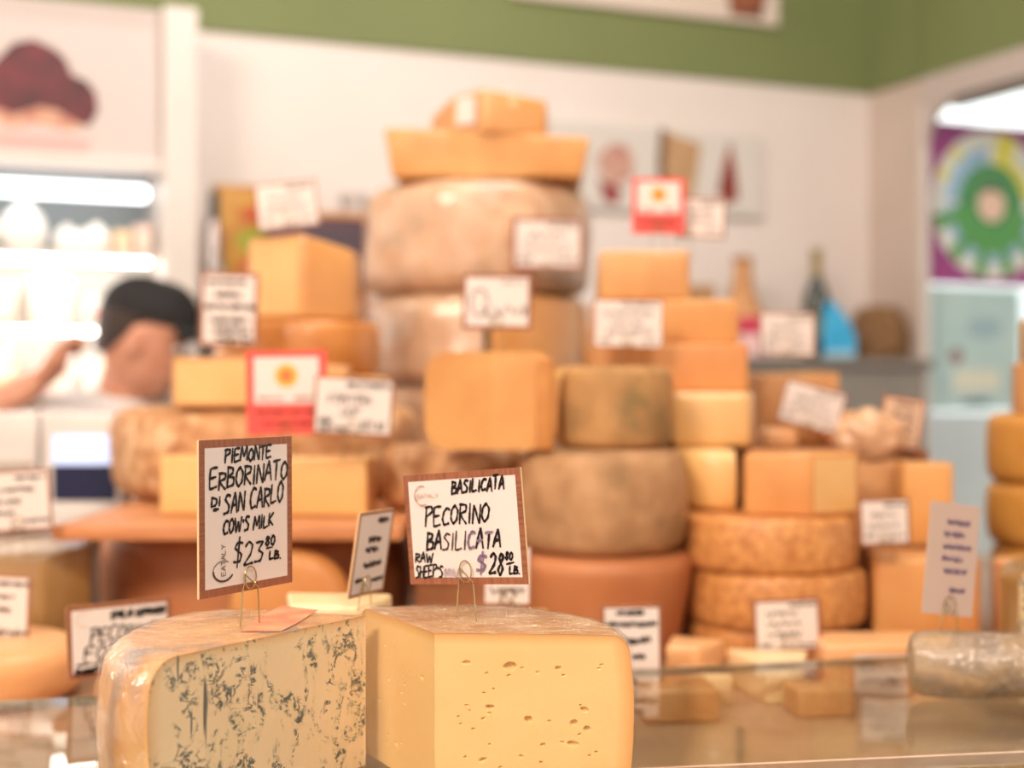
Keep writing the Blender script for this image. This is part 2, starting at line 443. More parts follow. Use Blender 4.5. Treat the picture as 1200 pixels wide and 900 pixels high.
gm = [mat('pack_cream', S(244, 236, 220), rough=.4), mat('pack_amber', S(238, 206, 160), rough=.4), mat('pack_white', S(242, 240, 238), rough=.4), mat('pack_rose', S(236, 206, 192), rough=.4), mat('pack_red', S(206, 90, 80), rough=.4)]  # pack colours paled to imitate overexposure on the bright shelves
gw = ['cream', 'amber', 'white', 'rose', 'red']
shn = ['top', 'second', 'third', 'lowest']
def pack(s, o, z, w, h, d, ci, lab):
    root = empty('cheese_pack', goods(s, o, z), lab, 'package', 'packaged cheeses in the fridge', WANG)
    link('carton', box_bm(-w/2, w/2, -d/2, d/2, 0, h, .004), gm[ci], root)
    link('print_band', box_bm(-w/2*.8, w/2*.8, -d/2-.001, -d/2, h*.3, h*.6), gm[(ci+2) % 5], root)
s = SP0-.072
for k in range(2):
    w = .036; ci = (1, 3)[k]
    pack(s, .12, SHZ[0], w, .055+.03*((k*7) % 3)/2, .08, ci, '%s pack on the top fridge shelf, %s from the white post' % (gw[ci], ('second', 'first')[k])); s += .045
ords = ('eighth', 'seventh', 'sixth', 'fifth', 'fourth', 'third', 'second', 'first')
for r_ in (1, 2, 3):
    s = SP0-.92
    for k in range(8):
        ci = (k*2+r_*3) % 5
        if ci == 4 and r_ != 3: ci = 2
        pack(s, .12, SHZ[r_], .085, .05+.018*((k*5+r_) % 4), .09, ci, '%s pack on the %s fridge shelf, %s from the white post' % (gw[ci], shn[r_], ords[k])); s += .115
# picture of a ham on the fascia
def flat_poly(name, pts, y, m, parent, th=.0006):
    bm = bmesh.new(); v = [bm.verts.new((x, y, z)) for x, z in pts]; v2 = [bm.verts.new((x, y+th, z)) for x, z in pts]
    bm.faces.new(v); bm.faces.new(v2[::-1]); n = len(pts)
    for i in range(n): bm.faces.new((v[i], v2[i], v2[(i+1) % n], v[(i+1) % n]))
    bmesh.ops.triangulate(bm, faces=[f for f in bm.faces if len(f.verts) > 4])
    return link(name, bm, m, parent, smooth=False)
def splash(cx, cz, rx, rz, n=28, amp=.12, seed=1, rot=0):
    out = []
    for k in range(n):
        a = 2*PI*k/n; q = 1+amp*noise.noise(Vector((math.cos(a)*1.6, math.sin(a)*1.6, seed)))*2
        x = rx*q*math.cos(a); z = rz*q*math.sin(a)
        out.append((cx+x*math.cos(rot)-z*math.sin(rot), cz+x*math.sin(rot)+z*math.cos(rot)))
    return out
s_, z_ = plane_at(45, 120, .236)
PH = empty('ham_poster', wloc(s_, .237, z_+.03), 'photo print of a dark cured ham on the fridge fascia', 'poster', rz=WANG)
link('sheet', box_bm(-.26, .255, -.001, 0, -.142, .15), mat('poster_ground', S(202, 190, 186), rough=.5), PH, smooth=False)
flat_poly('ham_print', [(-.10, -.045), (-.105, .0), (-.09, .05), (-.05, .095), (-.01, .105), (.03, .09), (.055, .07), (.07, .035), (.1, .025), (.12, .0), (.125, -.04), (.105, -.075), (.08, -.07), (.04, -.045), (0, -.04), (-.05, -.06)], -.002, mat('ham_print', S(112, 34, 42), S(70, 20, 30), 18, .5), PH)
flat_poly('ham_fat_print', [(-.105, -.045), (-.05, -.058), (0, -.038), (.05, -.045), (.1, -.072), (.07, -.088), (0, -.078), (-.06, -.088), (-.1, -.075)], -.0018, mat('fat_print', S(214, 170, 138), S(180, 110, 100), 30, .5), PH)
flat_poly('mirror_print', [(-.12, -.10), (.11, -.10), (.10, -.135), (-.12, -.135)], -.0016, mat('mirror_print', S(200, 168, 162), rough=.5), PH)

# ---------------------------------------------------------------- posters on the back wall
s0, z0 = plane_at(693, 258, .02); s1, z1 = plane_at(893, 150, .02)
zt = EYE+.70; zb = EYE+.472
WP = empty('cured_meat_poster', wloc((s0+s1)/2, .02, (zt+zb)/2), 'wide pale poster with three cured meats on the white wall', 'poster', rz=WANG)
hw = (s1-s0)/2; hh = (zt-zb)/2
link('sheet', box_bm(-hw-.3, hw, -.006, .012, -hh, hh, .002), mat('poster_pale', S(214, 208, 202), rough=.4), WP, smooth=False)
def wp(px, py): s, z = plane_at(px, py, .03); return (s-(s0+s1)/2, z-(zt+zb)/2)
flat_poly('meat_print', [wp(*p) for p in ((700, 185), (715, 168), (735, 170), (745, 188), (740, 208), (722, 218), (705, 205))], -.008, mat('rosy_print', S(206, 168, 150), S(186, 130, 120), 30), WP)
flat_poly('meat_print', [wp(*p) for p in ((702, 208), (722, 218), (730, 222), (722, 240), (708, 235))], -.0085, mat('winered_print', S(150, 66, 66)), WP)
flat_poly('meat_print', [wp(*p) for p in ((776, 150), (790, 158), (822, 168), (818, 200), (812, 236), (775, 236), (772, 200))], -.008, mat('sand_print', S(196, 160, 120), S(178, 138, 100), 20), WP)
flat_poly('meat_print', [wp(*p) for p in ((774, 148), (781, 153), (778, 200), (779, 232), (773, 232), (771, 190))], -.0086, mat('brown_print', S(110, 78, 56)), WP)
flat_poly('meat_print', [wp(*p) for p in ((856, 165), (862, 195), (866, 232), (852, 240), (842, 225), (848, 195))], -.008, mat('salami_print', S(162, 66, 48), S(120, 44, 36), 40), WP)
s0, z0 = plane_at(600, 0, .02); s1, z1 = plane_at(910, 32, .02)
TP = empty('framed_photo', wloc((s0+s1)/2, .014, z1+.15), 'white framed photo on the green upper wall, cut by the top edge', 'picture', rz=WANG)
hw = (s1-s0)/2
link('frame', box_bm(-hw, hw, -.02, 0, -.15, .15, .003), mat('frame_white', S(222, 206, 194), rough=.4), TP, smooth=False)
flat_poly('print', [(hw-.16, -.135), (hw-.15, -.145+.02), (hw-.06, -.135), (hw-.045, -.08), (hw-.04, .05), (hw-.17, .05), (hw-.17, -.08)], -.0215, mat('rust_print', S(168, 104, 72), S(120, 70, 60), 12), TP)
# round chart poster and pale poster on the glass screen beyond the opening
def scr(px, py):
    return plane_at(px, py, .145)
s0, zt = scr(1085, 140); s1, _ = scr(1236, 150); _, zb = scr(1085, 331)
CP = empty('round_chart_poster', wloc((s0+s1)/2, .142, (zt+zb)/2), 'purple poster with a colourful round chart on the right', 'poster', rz=WANG)
hw = (s1-s0)/2; hh = (zt-zb)/2
link('sheet', box_bm(-hw, hw, 0, .003, -hh, hh), mat('purple_print', S(166, 70, 142), S(150, 60, 128), 6), CP, smooth=False)
def ringp(name, r0, r1, a0, a1, y, m, cx=0., cz=0.):
    n = 20; pts = [(cx+r1*math.cos(math.radians(a0+(a1-a0)*k/n)), cz+r1*math.sin(math.radians(a0+(a1-a0)*k/n))) for k in range(n+1)]
    pts += [(cx+r0*math.cos(math.radians(a1-(a1-a0)*k/n)), cz+r0*math.sin(math.radians(a1-(a1-a0)*k/n))) for k in range(n+1)]
    flat_poly(name, pts, y, m, CP, .0004)
rr = hh*.93; cx = .0
pm = dict(w=mat('pr_white', S(226, 230, 222)), b=mat('pr_blue', S(136, 178, 214), S(168, 200, 220), 40), g=mat('pr_green', S(76, 150, 92), S(96, 166, 78), 40), y=mat('pr_yellow', S(232, 226, 84)), d=mat('pr_dkgreen', S(58, 128, 92), S(90, 160, 84), 60), o=mat('pr_peach', S(232, 200, 178)), k=mat('pr_grey', S(92, 84, 96)))
ringp('chart_ring', .001, rr, 0, 359.9, -.0006, pm['w'])
ringp('chart_ring', rr*.5, rr*.78, 95, 178, -.0012, pm['b']); ringp('chart_ring', rr*.48, rr*.7, 10, 62, -.0012, pm['y'])
ringp('chart_sector', rr*.5, rr*.98, 62, 84, -.0014, pm['y']); ringp('chart_ring', rr*.45, rr*.80, 182, 352, -.0012, pm['b'])
for a in (190, 222, 252, 282, 312): ringp('chart_sector', rr*.6, rr*.98, a, a+13, -.0016, pm['g'])
ringp('chart_ring', .001, rr*.56, 0, 359.9, -.0018, pm['d']); ringp('chart_ring', rr*.3, rr*.66, 185, 350, -.0021, pm['g'])
for a in (150, 128): ringp('chart_sector', rr*.8, rr*.95, a, a+9, -.0024, pm['y'])
ringp('chart_ring', .001, rr*.23, 0, 359.9, -.0026, pm['o']); ringp('chart_ring', rr*.2, rr*.27, 50, 130, -.003, pm['k'])
s0, zt = scr(1092, 336); s1, _ = scr(1196, 340); _, zb = scr(1092, 480)
BP = empty('pale_blue_poster', wloc((s0+s1)/2, .142, (zt+zb)/2), 'pale blue poster hung right under the round chart poster', 'poster', rz=WANG)
hw = (s1-s0)/2; hh = (zt-zb)/2
link('sheet', box_bm(-hw, hw, 0, .003, -hh, hh), mat('ice_print', S(178, 210, 212), S(190, 216, 214), 12), BP, smooth=False)
flat_poly('print', splash(-hw*.45, -hh*.13, hw*.16, hh*.13), -.0006, mat('mauve_print', S(150, 120, 122)), BP)
flat_poly('print', splash(hw*.2, hh*.35, hw*.4, hh*.18), -.0006, mat('greyblue_print', S(158, 190, 200)), BP)
flat_poly('caption_print', [(-hw*.5, -hh*.7), (hw*.55, -hh*.7), (hw*.55, -hh*.35), (-hw*.5, -hh*.35)], -.0006, mat('ivory_print', S(222, 226, 208)), BP)
flat_poly('print', splash(-.0, -hh*.88, hw*.35, hh*.06), -.0006, mat('slate_print', S(104, 130, 140)), BP)
# things in the far room behind the glass
wall_box('far_counter', .15, 3.2, -.9, -.5, 0, EYE-.10, mat('far_counter', S(206, 208, 206), rough=.5), .005)
p = wloc(.42, -.62, EYE-.10)
PR = empty('till_printer', p, 'blurry dark machine on the far counter behind the right cheese tower', 'machine', rz=WANG)
link('body', box_bm(-.09, .09, -.08, .08, 0, .07, .01), M_dark, PR); link('cover', box_bm(-.07, .07, -.06, .06, .07, .085, .006), M_steel, PR)

# ---------------------------------------------------------------- service counter with two screens at the left
def counter_box(name, x0, x1, y0, y1, z0, z1, m, bev=.002):
    return structure(name, box_bm(x0, x1, y0, y1, z0, z1, bev), m)
counter_box('service_counter_body', -2.2, -.63, 2.12, 2.55, 0, EYE-.215, M_cream)
counter_box('service_counter_top', -2.25, -.60, 2.08, 2.58, EYE-.215, EYE-.195, M_white)
counter_box('service_counter_band', -2.2, -.63, 2.112, 2.12, EYE-.262, EYE-.245, mat('band_grey', S(190, 176, 160)))
counter_box('service_counter_band', -2.2, -.63, 2.112, 2.12, EYE-.315, EYE-.285, mat('band_ochre', S(206, 168, 92)))
M_blue = emis('screen_blue', S(190, 208, 250), .6); M_navy = mat('screen_navy', S(22, 24, 62), rough=.2)
def screen(label, px0, px1, py0, py1, d, top, bot):
    x0, x1, z0, z1 = X(px0, d), X(px1, d), Z(py1, d), Z(py0, d)
    t = empty('scale_display', ((x0+x1)/2, d, EYE-.195), label, 'scale', 'white scales on the service counter')
    w = (x1-x0)/2; zb = EYE-.195
    link('housing', box_bm(-w, w, 0, .05, max(z0-zb, .0)+.004, z1-zb, .006), M_white, t)
    h = z1-zb
    link('screen_top', box_bm(-w*.70, w*.86, -.002, .004, h*.50, h*.80), top, t, smooth=False)
    link('screen_bottom', box_bm(-w*.70, w*.86, -.002, .004, h*.13, h*.495), bot, t, smooth=False)
    link('foot', box_bm(-w*.8, w*.8, -.02, .12, 0, .012, .004), M_white, t)
    link('weighing_plate', box_bm(-w*1.0, w*1.3, .03, .30, h*.88, h, .006), M_white, t)
    link('column', box_bm(-w*.4, w*.4, .06, .16, .012, h*.88, .01), M_white, t)
screen('white counter scale with a bright blue and navy screen', 48, 143, 487, 606, 2.14, M_blue, M_navy)
screen('white counter scale with a grey screen, cut by the left edge', -30, 44, 484, 606, 2.18, M_white, mat('screen_grey', S(176, 160, 148), rough=.3))

# ---------------------------------------------------------------- the man behind the counter
def limb(bm, p0, r0, p1, r1, n=18):
    "tapered limb segment with round ends; overlapping segments are fused by the voxel remesh"
    p0 = Vector(p0); p1 = Vector(p1); q = (p1-p0).to_track_quat('Z', 'Y').to_matrix(); L_ = (p1-p0).length; rows = []
    prof = [(r0*math.sin(a), -r0*math.cos(a)) for a in (.12, .5, .95, 1.4)]+[(r1*math.cos(a), L_+r1*math.sin(a)) for a in (.17, .62, 1.07, 1.45)]
    for r_, z in prof: rows.append([bm.verts.new(p0+q @ Vector((r_*math.cos(2*PI*k/n), r_*math.sin(2*PI*k/n), z))) for k in range(n)])
    for a, b in zip(rows, rows[1:]):
        for k in range(n): bm.faces.new((a[k], a[(k+1) % n], b[(k+1) % n], b[k]))
    bm.faces.new(rows[0][::-1]); bm.faces.new(rows[-1])
def chain(bm, pts):
    for (a, ra), (b, rb) in zip(pts, pts[1:]): limb(bm, a, ra, b, rb)
def fused(name, bm, m, parent, vox, it=4):
    "one continuous surface"
    tmp = link('tmp', bm, m, smooth=False); rm = tmp.modifiers.new('r', 'REMESH'); rm.mode = 'VOXEL'; rm.voxel_size = vox
    sm_ = tmp.modifiers.new('s', 'SMOOTH'); sm_.factor = .5; sm_.iterations = it
    bpy.context.view_layer.update(); dg = bpy.context.evaluated_depsgraph_get()
    me = bpy.data.meshes.new_from_object(tmp.evaluated_get(dg)); me.name = name
    bpy.data.objects.remove(tmp)
    for p in me.polygons: p.use_smooth = True
    o = bpy.data.objects.new(name, me); COL.objects.link(o); o.parent = parent
    return o
MX, MY = X(128, 2.86), 2.86           # below the head
MAN = empty('person', (MX, MY, 0), 'man in a black cap and white T-shirt looking down to the right', 'person')
head_c = Vector((X(174, 2.86)-MX, 0, EYE+.088))      # centre of the head in MAN space
# head: rings, face looking towards +x, slightly down
def head_mesh():
    bm = bmesh.new(); rows = []
    # z (from chin), front x, back x, half width
    prof = [(-.118, .030, -.03, .030), (-.108, .058, -.035, .042), (-.092, .070, -.05, .052), (-.075, .073, -.065, .060), (-.062, .080, -.073, .063), (-.048, .076, -.08, .066), (-.036, .080, -.086, .068), (-.02, .076, -.094, .071), (-.004, .073, -.099, .073),
            (.012, .070, -.102, .075), (.022, .076, -.103, .076), (.034, .082, -.103, .077), (.055, .082, -.101, .077), (.078, .073, -.092, .072), (.097, .052, -.072, .058), (.110, .022, -.04, .034)]
    n = 36
    for z, f, b, w in prof:
        row = []
        for k in range(n):
            a = 2*PI*k/n; ca, sa = math.cos(a), math.sin(a)
            x = (f if ca > 0 else -b)*math.copysign(abs(ca)**.85, ca); y = w*math.copysign(abs(sa)**.9, sa)
            # eye sockets
            for sgn in (1, -1):
                q = ((y-sgn*.031)/.016)**2+((z+.002)/.014)**2
                if ca > 0 and q < 2: x -= .008*math.exp(-q)
            # nose
            if ca > 0 and -.046 <= z <= .014:
                t = (.014-z)/.055; q = (y/(.008+.009*t))**2; x += .024*t*math.exp(-q)
            if ca > 0 and abs(z+.062) < .008: x += .004*math.exp(-(y/.022)**2)
            row.append(bm.verts.new((x, y, z)))
        rows.append(row)
    for i in range(len(rows)-1):
        for k in range(n): bm.faces.new((rows[i][k], rows[i][(k+1) % n], rows[i+1][(k+1) % n], rows[i+1][k]))
    bm.faces.new(rows[0][::-1]); bm.faces.new(rows[-1])
    for sgn in (1, -1):                                # ears grow out of the head
        e = bmesh.ops.create_uvsphere(bm, u_segments=12, v_segments=8, radius=1)['verts']
        for v in e:
            c = v.co.copy(); v.co = Vector((-.012+c.x*.018, sgn*(.076+.006*(c.x < 0))+c.y*.009, -.012+c.z*.030))
    return bm
HT = Matrix.Translation(head_c) @ Matrix.Rotation(math.radians(6), 4, 'Z') @ Matrix.Rotation(math.radians(16), 4, 'Y')
# body: fused tapered limbs, in MAN space (x towards where he faces, y away from the camera)
V = Vector
neck = head_c+V((-.045, 0, -.115)); c0 = neck.x-.055                 # trunk axis
ax = V((.66, .75, 0))                                              # line through the shoulders
shR = V((c0, 0, 1.415))-ax*.165; shL = V((c0, 0, 1.415))+ax*.165
bm = head_mesh(); xform(bm, HT)
chain(bm, [(V((c0+.01, 0, 1.36)), .062), (neck+V((-.008, 0, .0)), .054), (head_c+V((-.03, 0, -.035)), .056)])
def torso(bm, g):
    for o_ in (-.075, 0, .075):
        k = ax*o_
        chain(bm, [(V((c0-.01, 0, .95))+k, .098+g), (V((c0-.0, 0, 1.10))+k*.9, .088+g), (V((c0, 0, 1.26))+k*1.1, .102+g), (V((c0, 0, 1.360))+k*1.1, .075+g)])
    chain(bm, [(shR, .055+g), (V((c0, 0, 1.425)), .056+g), (shL, .055+g)])
torso(bm, 0)
for sg in (-1, 1):
    k = ax*sg
    chain(bm, [(V((c0, 0, .90))+k*.09, .088), (V((c0+.02, 0, .50))+k*.10, .056), (V((c0+.0, 0, .30))+k*.10, .052), (V((c0-.01, 0, .085))+k*.10, .038)])
    chain(bm, [(V((c0-.03, 0, .045))+k*.10, .042), (V((c0+.09, 0, .04))+k*.11, .038), (V((c0+.15, 0, .032))+k*.115, .030)])
org = V((MX, MY, 0))
elbow = V((-1.10, 2.50, 1.365))-org; wrist = at(38, 452, 2.64)-org; palm = at(64, 434, 2.66)-org
chain(bm, [(shR, .052), (elbow, .040)]); chain(bm, [(elbow, .042), (elbow.lerp(wrist, .3), .043), (wrist, .026)]); 
fd = (palm-wrist).normalized(); fs = V((0, 1, 0)); fs = (fs-fd*fs.dot(fd)).normalized(); fu = fd.cross(fs)
if fu.z < 0: fu = -fu
for o_ in (-.026, -.009, .009, .026): chain(bm, [(wrist+fs*o_*.5, .020), (palm+fs*o_+fd*.012, .0125)])
for o_, ln in ((-.030, .030), (-.010, .036), (.010, .034), (.029, .027)):
    b0 = palm+fs*o_+fd*.018; b1 = b0+fd*ln*.6+fu*ln*.75; b2 = b1+fd*ln*.75+fu*ln*.1; b3 = b2+fd*ln*.25-fu*ln*.6
    chain(bm, [(b0, .0098), (b1, .0090), (b2, .0083), (b3, .0074)])
b0 = wrist.lerp(palm, .45)-fs*.030; chain(bm, [(b0, .0135), (b0-fs*.020+fd*.026+fu*.01, .0105), (b0-fs*.012+fd*.052+fu*.022, .0085)])
el2 = V((c0+.16, .20, 1.13)); wr2 = V((c0+.37, .10, 1.10)); pm2 = wr2+V((.07, -.02, -.01))
chain(bm, [(shL, .052), (el2, .041)]); chain(bm, [(el2, .042), (wr2, .027)])
for o_ in (-.026, -.009, .009, .026): chain(bm, [(wr2+V((0, o_*.5, 0)), .020), (pm2+V((.012, o_, 0)), .0125)])
for o_, ln in ((-.030, .03), (-.010, .036), (.010, .034), (.029, .027)):
    b0 = pm2+V((.018, o_, 0)); chain(bm, [(b0, .0098), (b0+V((ln, 0, .003)), .009), (b0+V((ln*1.6, 0, -.012)), .0083), (b0+V((ln*1.8, 0, -.03)), .0074)])
chain(bm, [(wr2+V((.02, -.03, 0)), .0135), (wr2+V((.05, -.052, -.004)), .0105), (wr2+V((.078, -.05, -.01)), .0085)])
body = fused('body', bm, M_skin, MAN, .005, 3)
def xlink(name, bm, m, parent=MAN): xform(bm, HT); return link(name, bm, m, parent)
# eyes, brow, hair, cap
for sgn in (1, -1):
    b = bmesh.new(); bmesh.ops.create_uvsphere(b, u_segments=14, v_segments=10, radius=.0115); xform(b, Matrix.Translation((.0635, sgn*.031, -.002)))
    xlink('eye', b, mat('eye_white', S(225, 215, 208), rough=.2))
    b = bmesh.new(); bmesh.ops.create_uvsphere(b, u_segments=10, v_segments=8, radius=.0055); xform(b, Matrix.Translation((.0705, sgn*.031, -.002)))
    xlink('iris', b, mat('iris', S(50, 34, 24), rough=.2))
    b = bmesh.new(); tube(b, [(.072, sgn*.016, .018), (.077, sgn*.03, .022), (.068, sgn*.046, .018)], .0035); xlink('eyebrow', b, M_hair)
b = bmesh.new(); tube(b, [(.066, -.026, -.06), (.082, -.012, -.0615), (.085, 0, -.062), (.082, .012, -.0615), (.066, .026, -.06)], .0035); xlink('lips', b, mat('lips', S(176, 96, 84), rough=.5))
def dome(zlo, ztop, f, bk, w, n=32, m_=9, zf=None):
    bm = bmesh.new(); rows = []
    for i in range(m_+1):
        t = i/m_; c = math.cos(t*PI/2*.96)**.75; row = []
        for k in range(n):
            a = 2*PI*k/n; ca, sa = math.cos(a), math.sin(a)
            zz = zlo
            row.append(bm.verts.new(((f if ca > 0 else bk)*ca*c, w*sa*c, zz+(ztop-zz)*math.sin(t*PI/2))))
        rows.append(row)
    if zf is not None:                                   # skirt hanging from the widest ring
        base = rows[0]
        for t in (.35, .7, 1.0):
            rows.insert(0, [bm.verts.new((v.co.x*(1-.12*t), v.co.y*(1-.08*t), v.co.z+(zf(math.cos(2*PI*k/n))-zlo)*t-.0005*t)) for k, v in enumerate(base)])
    for A, B in zip(rows, rows[1:]):
        for k in range(n): bm.faces.new((A[k], A[(k+1) % n], B[(k+1) % n], B[k]))
    bm.faces.new(rows[-1]); bm.faces.new(rows[0][::-1])
    return bm
xlink('hair', dome(.038, .118, .086, .112, .083, zf=lambda ca: .034 if ca > -.10 else .038-.085*min(1, (-ca-.10)*1.8)), M_hair)
cap = xlink('cap', dome(.046, .125, .088, .111, .084, zf=lambda ca: .038-.020*max(0, -ca)), M_cap)
b = bmesh.new(); va = []; vb = []
for k in range(13):
    a = math.radians(-58+116*k/12); r0 = .086
    va.append((r0*math.cos(a)*1.05, r0*math.sin(a)*.95, .043)); q = math.cos(a*1.35); vb.append((r0*math.cos(a)+.072*max(q, 0), r0*math.sin(a)*1.0, .040-.018*max(q, 0)+0.012*abs(math.sin(a))*-1))
v1 = [b.verts.new(p) for p in va]; v2 = [b.verts.new(p) for p in vb]; v3 = [b.verts.new(Vector(p)+Vector((0, 0, .004))) for p in va]; v4 = [b.verts.new(Vector(p)+Vector((0, 0, .004))) for p in vb]
for k in range(12):
    b.faces.new((v1[k], v1[k+1], v2[k+1], v2[k])); b.faces.new((v3[k], v4[k], v4[k+1], v3[k+1])); b.faces.new((v2[k], v2[k+1], v4[k+1], v4[k])); b.faces.new((v1[k], v3[k], v3[k+1], v1[k+1]))
b.faces.new((v1[0], v2[0], v4[0], v3[0])); b.faces.new((v1[12], v3[12], v4[12], v2[12]))
xform(b, HT); link('visor', b, M_cap, cap)
# T-shirt and trousers
bm = bmesh.new(); torso(bm, .014)
chain(bm, [(shR, .066), (shR.lerp(elbow, .55), .064)]); chain(bm, [(shL, .066), (shL.lerp(el2, .6), .062)])
chain(bm, [(V((c0+.004, 0, 1.42)), .078), (neck+V((-.012, 0, -.035)), .066)])
fused('t_shirt', bm, M_shirt, MAN, .009, 5)
bm = bmesh.new()
for o_ in (-.075, 0, .075): chain(bm, [(V((c0-.01, 0, .985))+ax*o_, .104), (V((c0, 0, .90))+ax*o_, .108)])
for sg in (-1, 1):
    k = ax*sg
    chain(bm, [(V((c0, 0, .90))+k*.09, .100), (V((c0+.02, 0, .50))+k*.10, .072), (V((c0-.01, 0, .13))+k*.10, .060)])
fused('trousers', bm, M_trous, MAN, .011, 4)
for sg in (-1, 1):
    k = ax*sg; bm = bmesh.new()
    chain(bm, [(V((c0-.035, 0, .052))+k*.10, .051), (V((c0+.09, 0, .047))+k*.11, .046), (V((c0+.165, 0, .04))+k*.115, .038)])
    for v in bm.verts: v.co.z = max(v.co.z, .0)
    fused('shoe', bm, M_dark, MAN, .008, 2)

# ---------------------------------------------------------------- display deck and glass
BK = lambda x: 1.255+(x+.4517)*.243                    # back edge of the glass as a function of x
dk = bmesh.new()
ply = [(-1.6, .80), (1.3, 1.05), (1.3, 2.75), (-.56, 2.75), (-.58, 2.06), (-1.6, 2.06)]
v = [dk.verts.new((x, y, EYE-.345)) for x, y in ply]; v2 = [dk.verts.new((x, y, EYE-.33)) for x, y in ply]
dk.faces.new(v[::-1]); dk.faces.new(v2)
for i in range(6): dk.faces.new((v[i], v[(i+1) % 6], v2[(i+1) % 6], v2[i]))
structure('display_deck', dk, M_deck)
structure('display_case_body', box_bm(-1.5, 1.2, 1.1, 2.0, 0, EYE-.345, .003), M_white)
def slab(name, pts, z0, z1, m):
    bm = bmesh.new(); a = [bm.verts.new((x, y, z0)) for x, y in pts]; b = [bm.verts.new((x, y, z1)) for x, y in pts]
    bm.faces.new(a[::-1]); bm.faces.new(b); n = len(pts)
    for i in range(n): bm.faces.new((a[i], a[(i+1) % n], b[(i+1) % n], b[i]))
    return structure(name, bm, m)
SE = lambda x: 1.037+(x-.0933)*.163-.0                  # seam line
slab('counter_glass', [(-1.5, SE(-1.5)), (1.2, SE(1.2)), (1.2, BK(1.2)), (-1.5, BK(-1.5))], EYE-.288, EYE-.28, M_glass)
slab('counter_glass_front', [(-1.5, SE(-1.5)-.25), (1.2, SE(1.2)-.25), (1.2, SE(1.2)-.004), (-1.5, SE(-1.5)-.004)], EYE-.288, EYE-.28, M_glass)
slab('trim_4', [(-1.5, SE(-1.5)-.004), (1.2, SE(1.2)-.004), (1.2, SE(1.2)), (-1.5, SE(-1.5))], EYE-.289, EYE-.2799, mat('glass_edge', S(226, 196, 176), rough=.3))
slab('trim_5', [(-1.5, BK(-1.5)), (1.2, BK(1.2)), (1.2, BK(1.2)+.0015), (-1.5, BK(-1.5)+.0015)], EYE-.288, EYE-.28, mat('glass_edge_green', S(190, 172, 146), rough=.3))
slab('trim_6', [(-1.5, .70), (1.2, .93), (1.2, .96), (-1.5, .73)], EYE-.6, EYE-.288, M_steel)
# stepped plinths hidden under the upper cheeses
def riser(x0, x1, y0, y1, z1): structure('display_step', box_bm(x0, x1, y0, y1, EYE-.33, EYE+z1, .002), M_riser)
riser(-.22, .10, 2.28, 2.60, -.15)       # central tower
riser(-.12, -.008, 1.76, 1.92, -.1595)      # under the grey-brown wheel
riser(.10, .34, 1.885, 2.10, -.081)      # right tower
riser(.36, .575, 1.96, 2.3, -.091)        # box behind the right signs
riser(.45, .575, 1.80, 1.955, -.206)

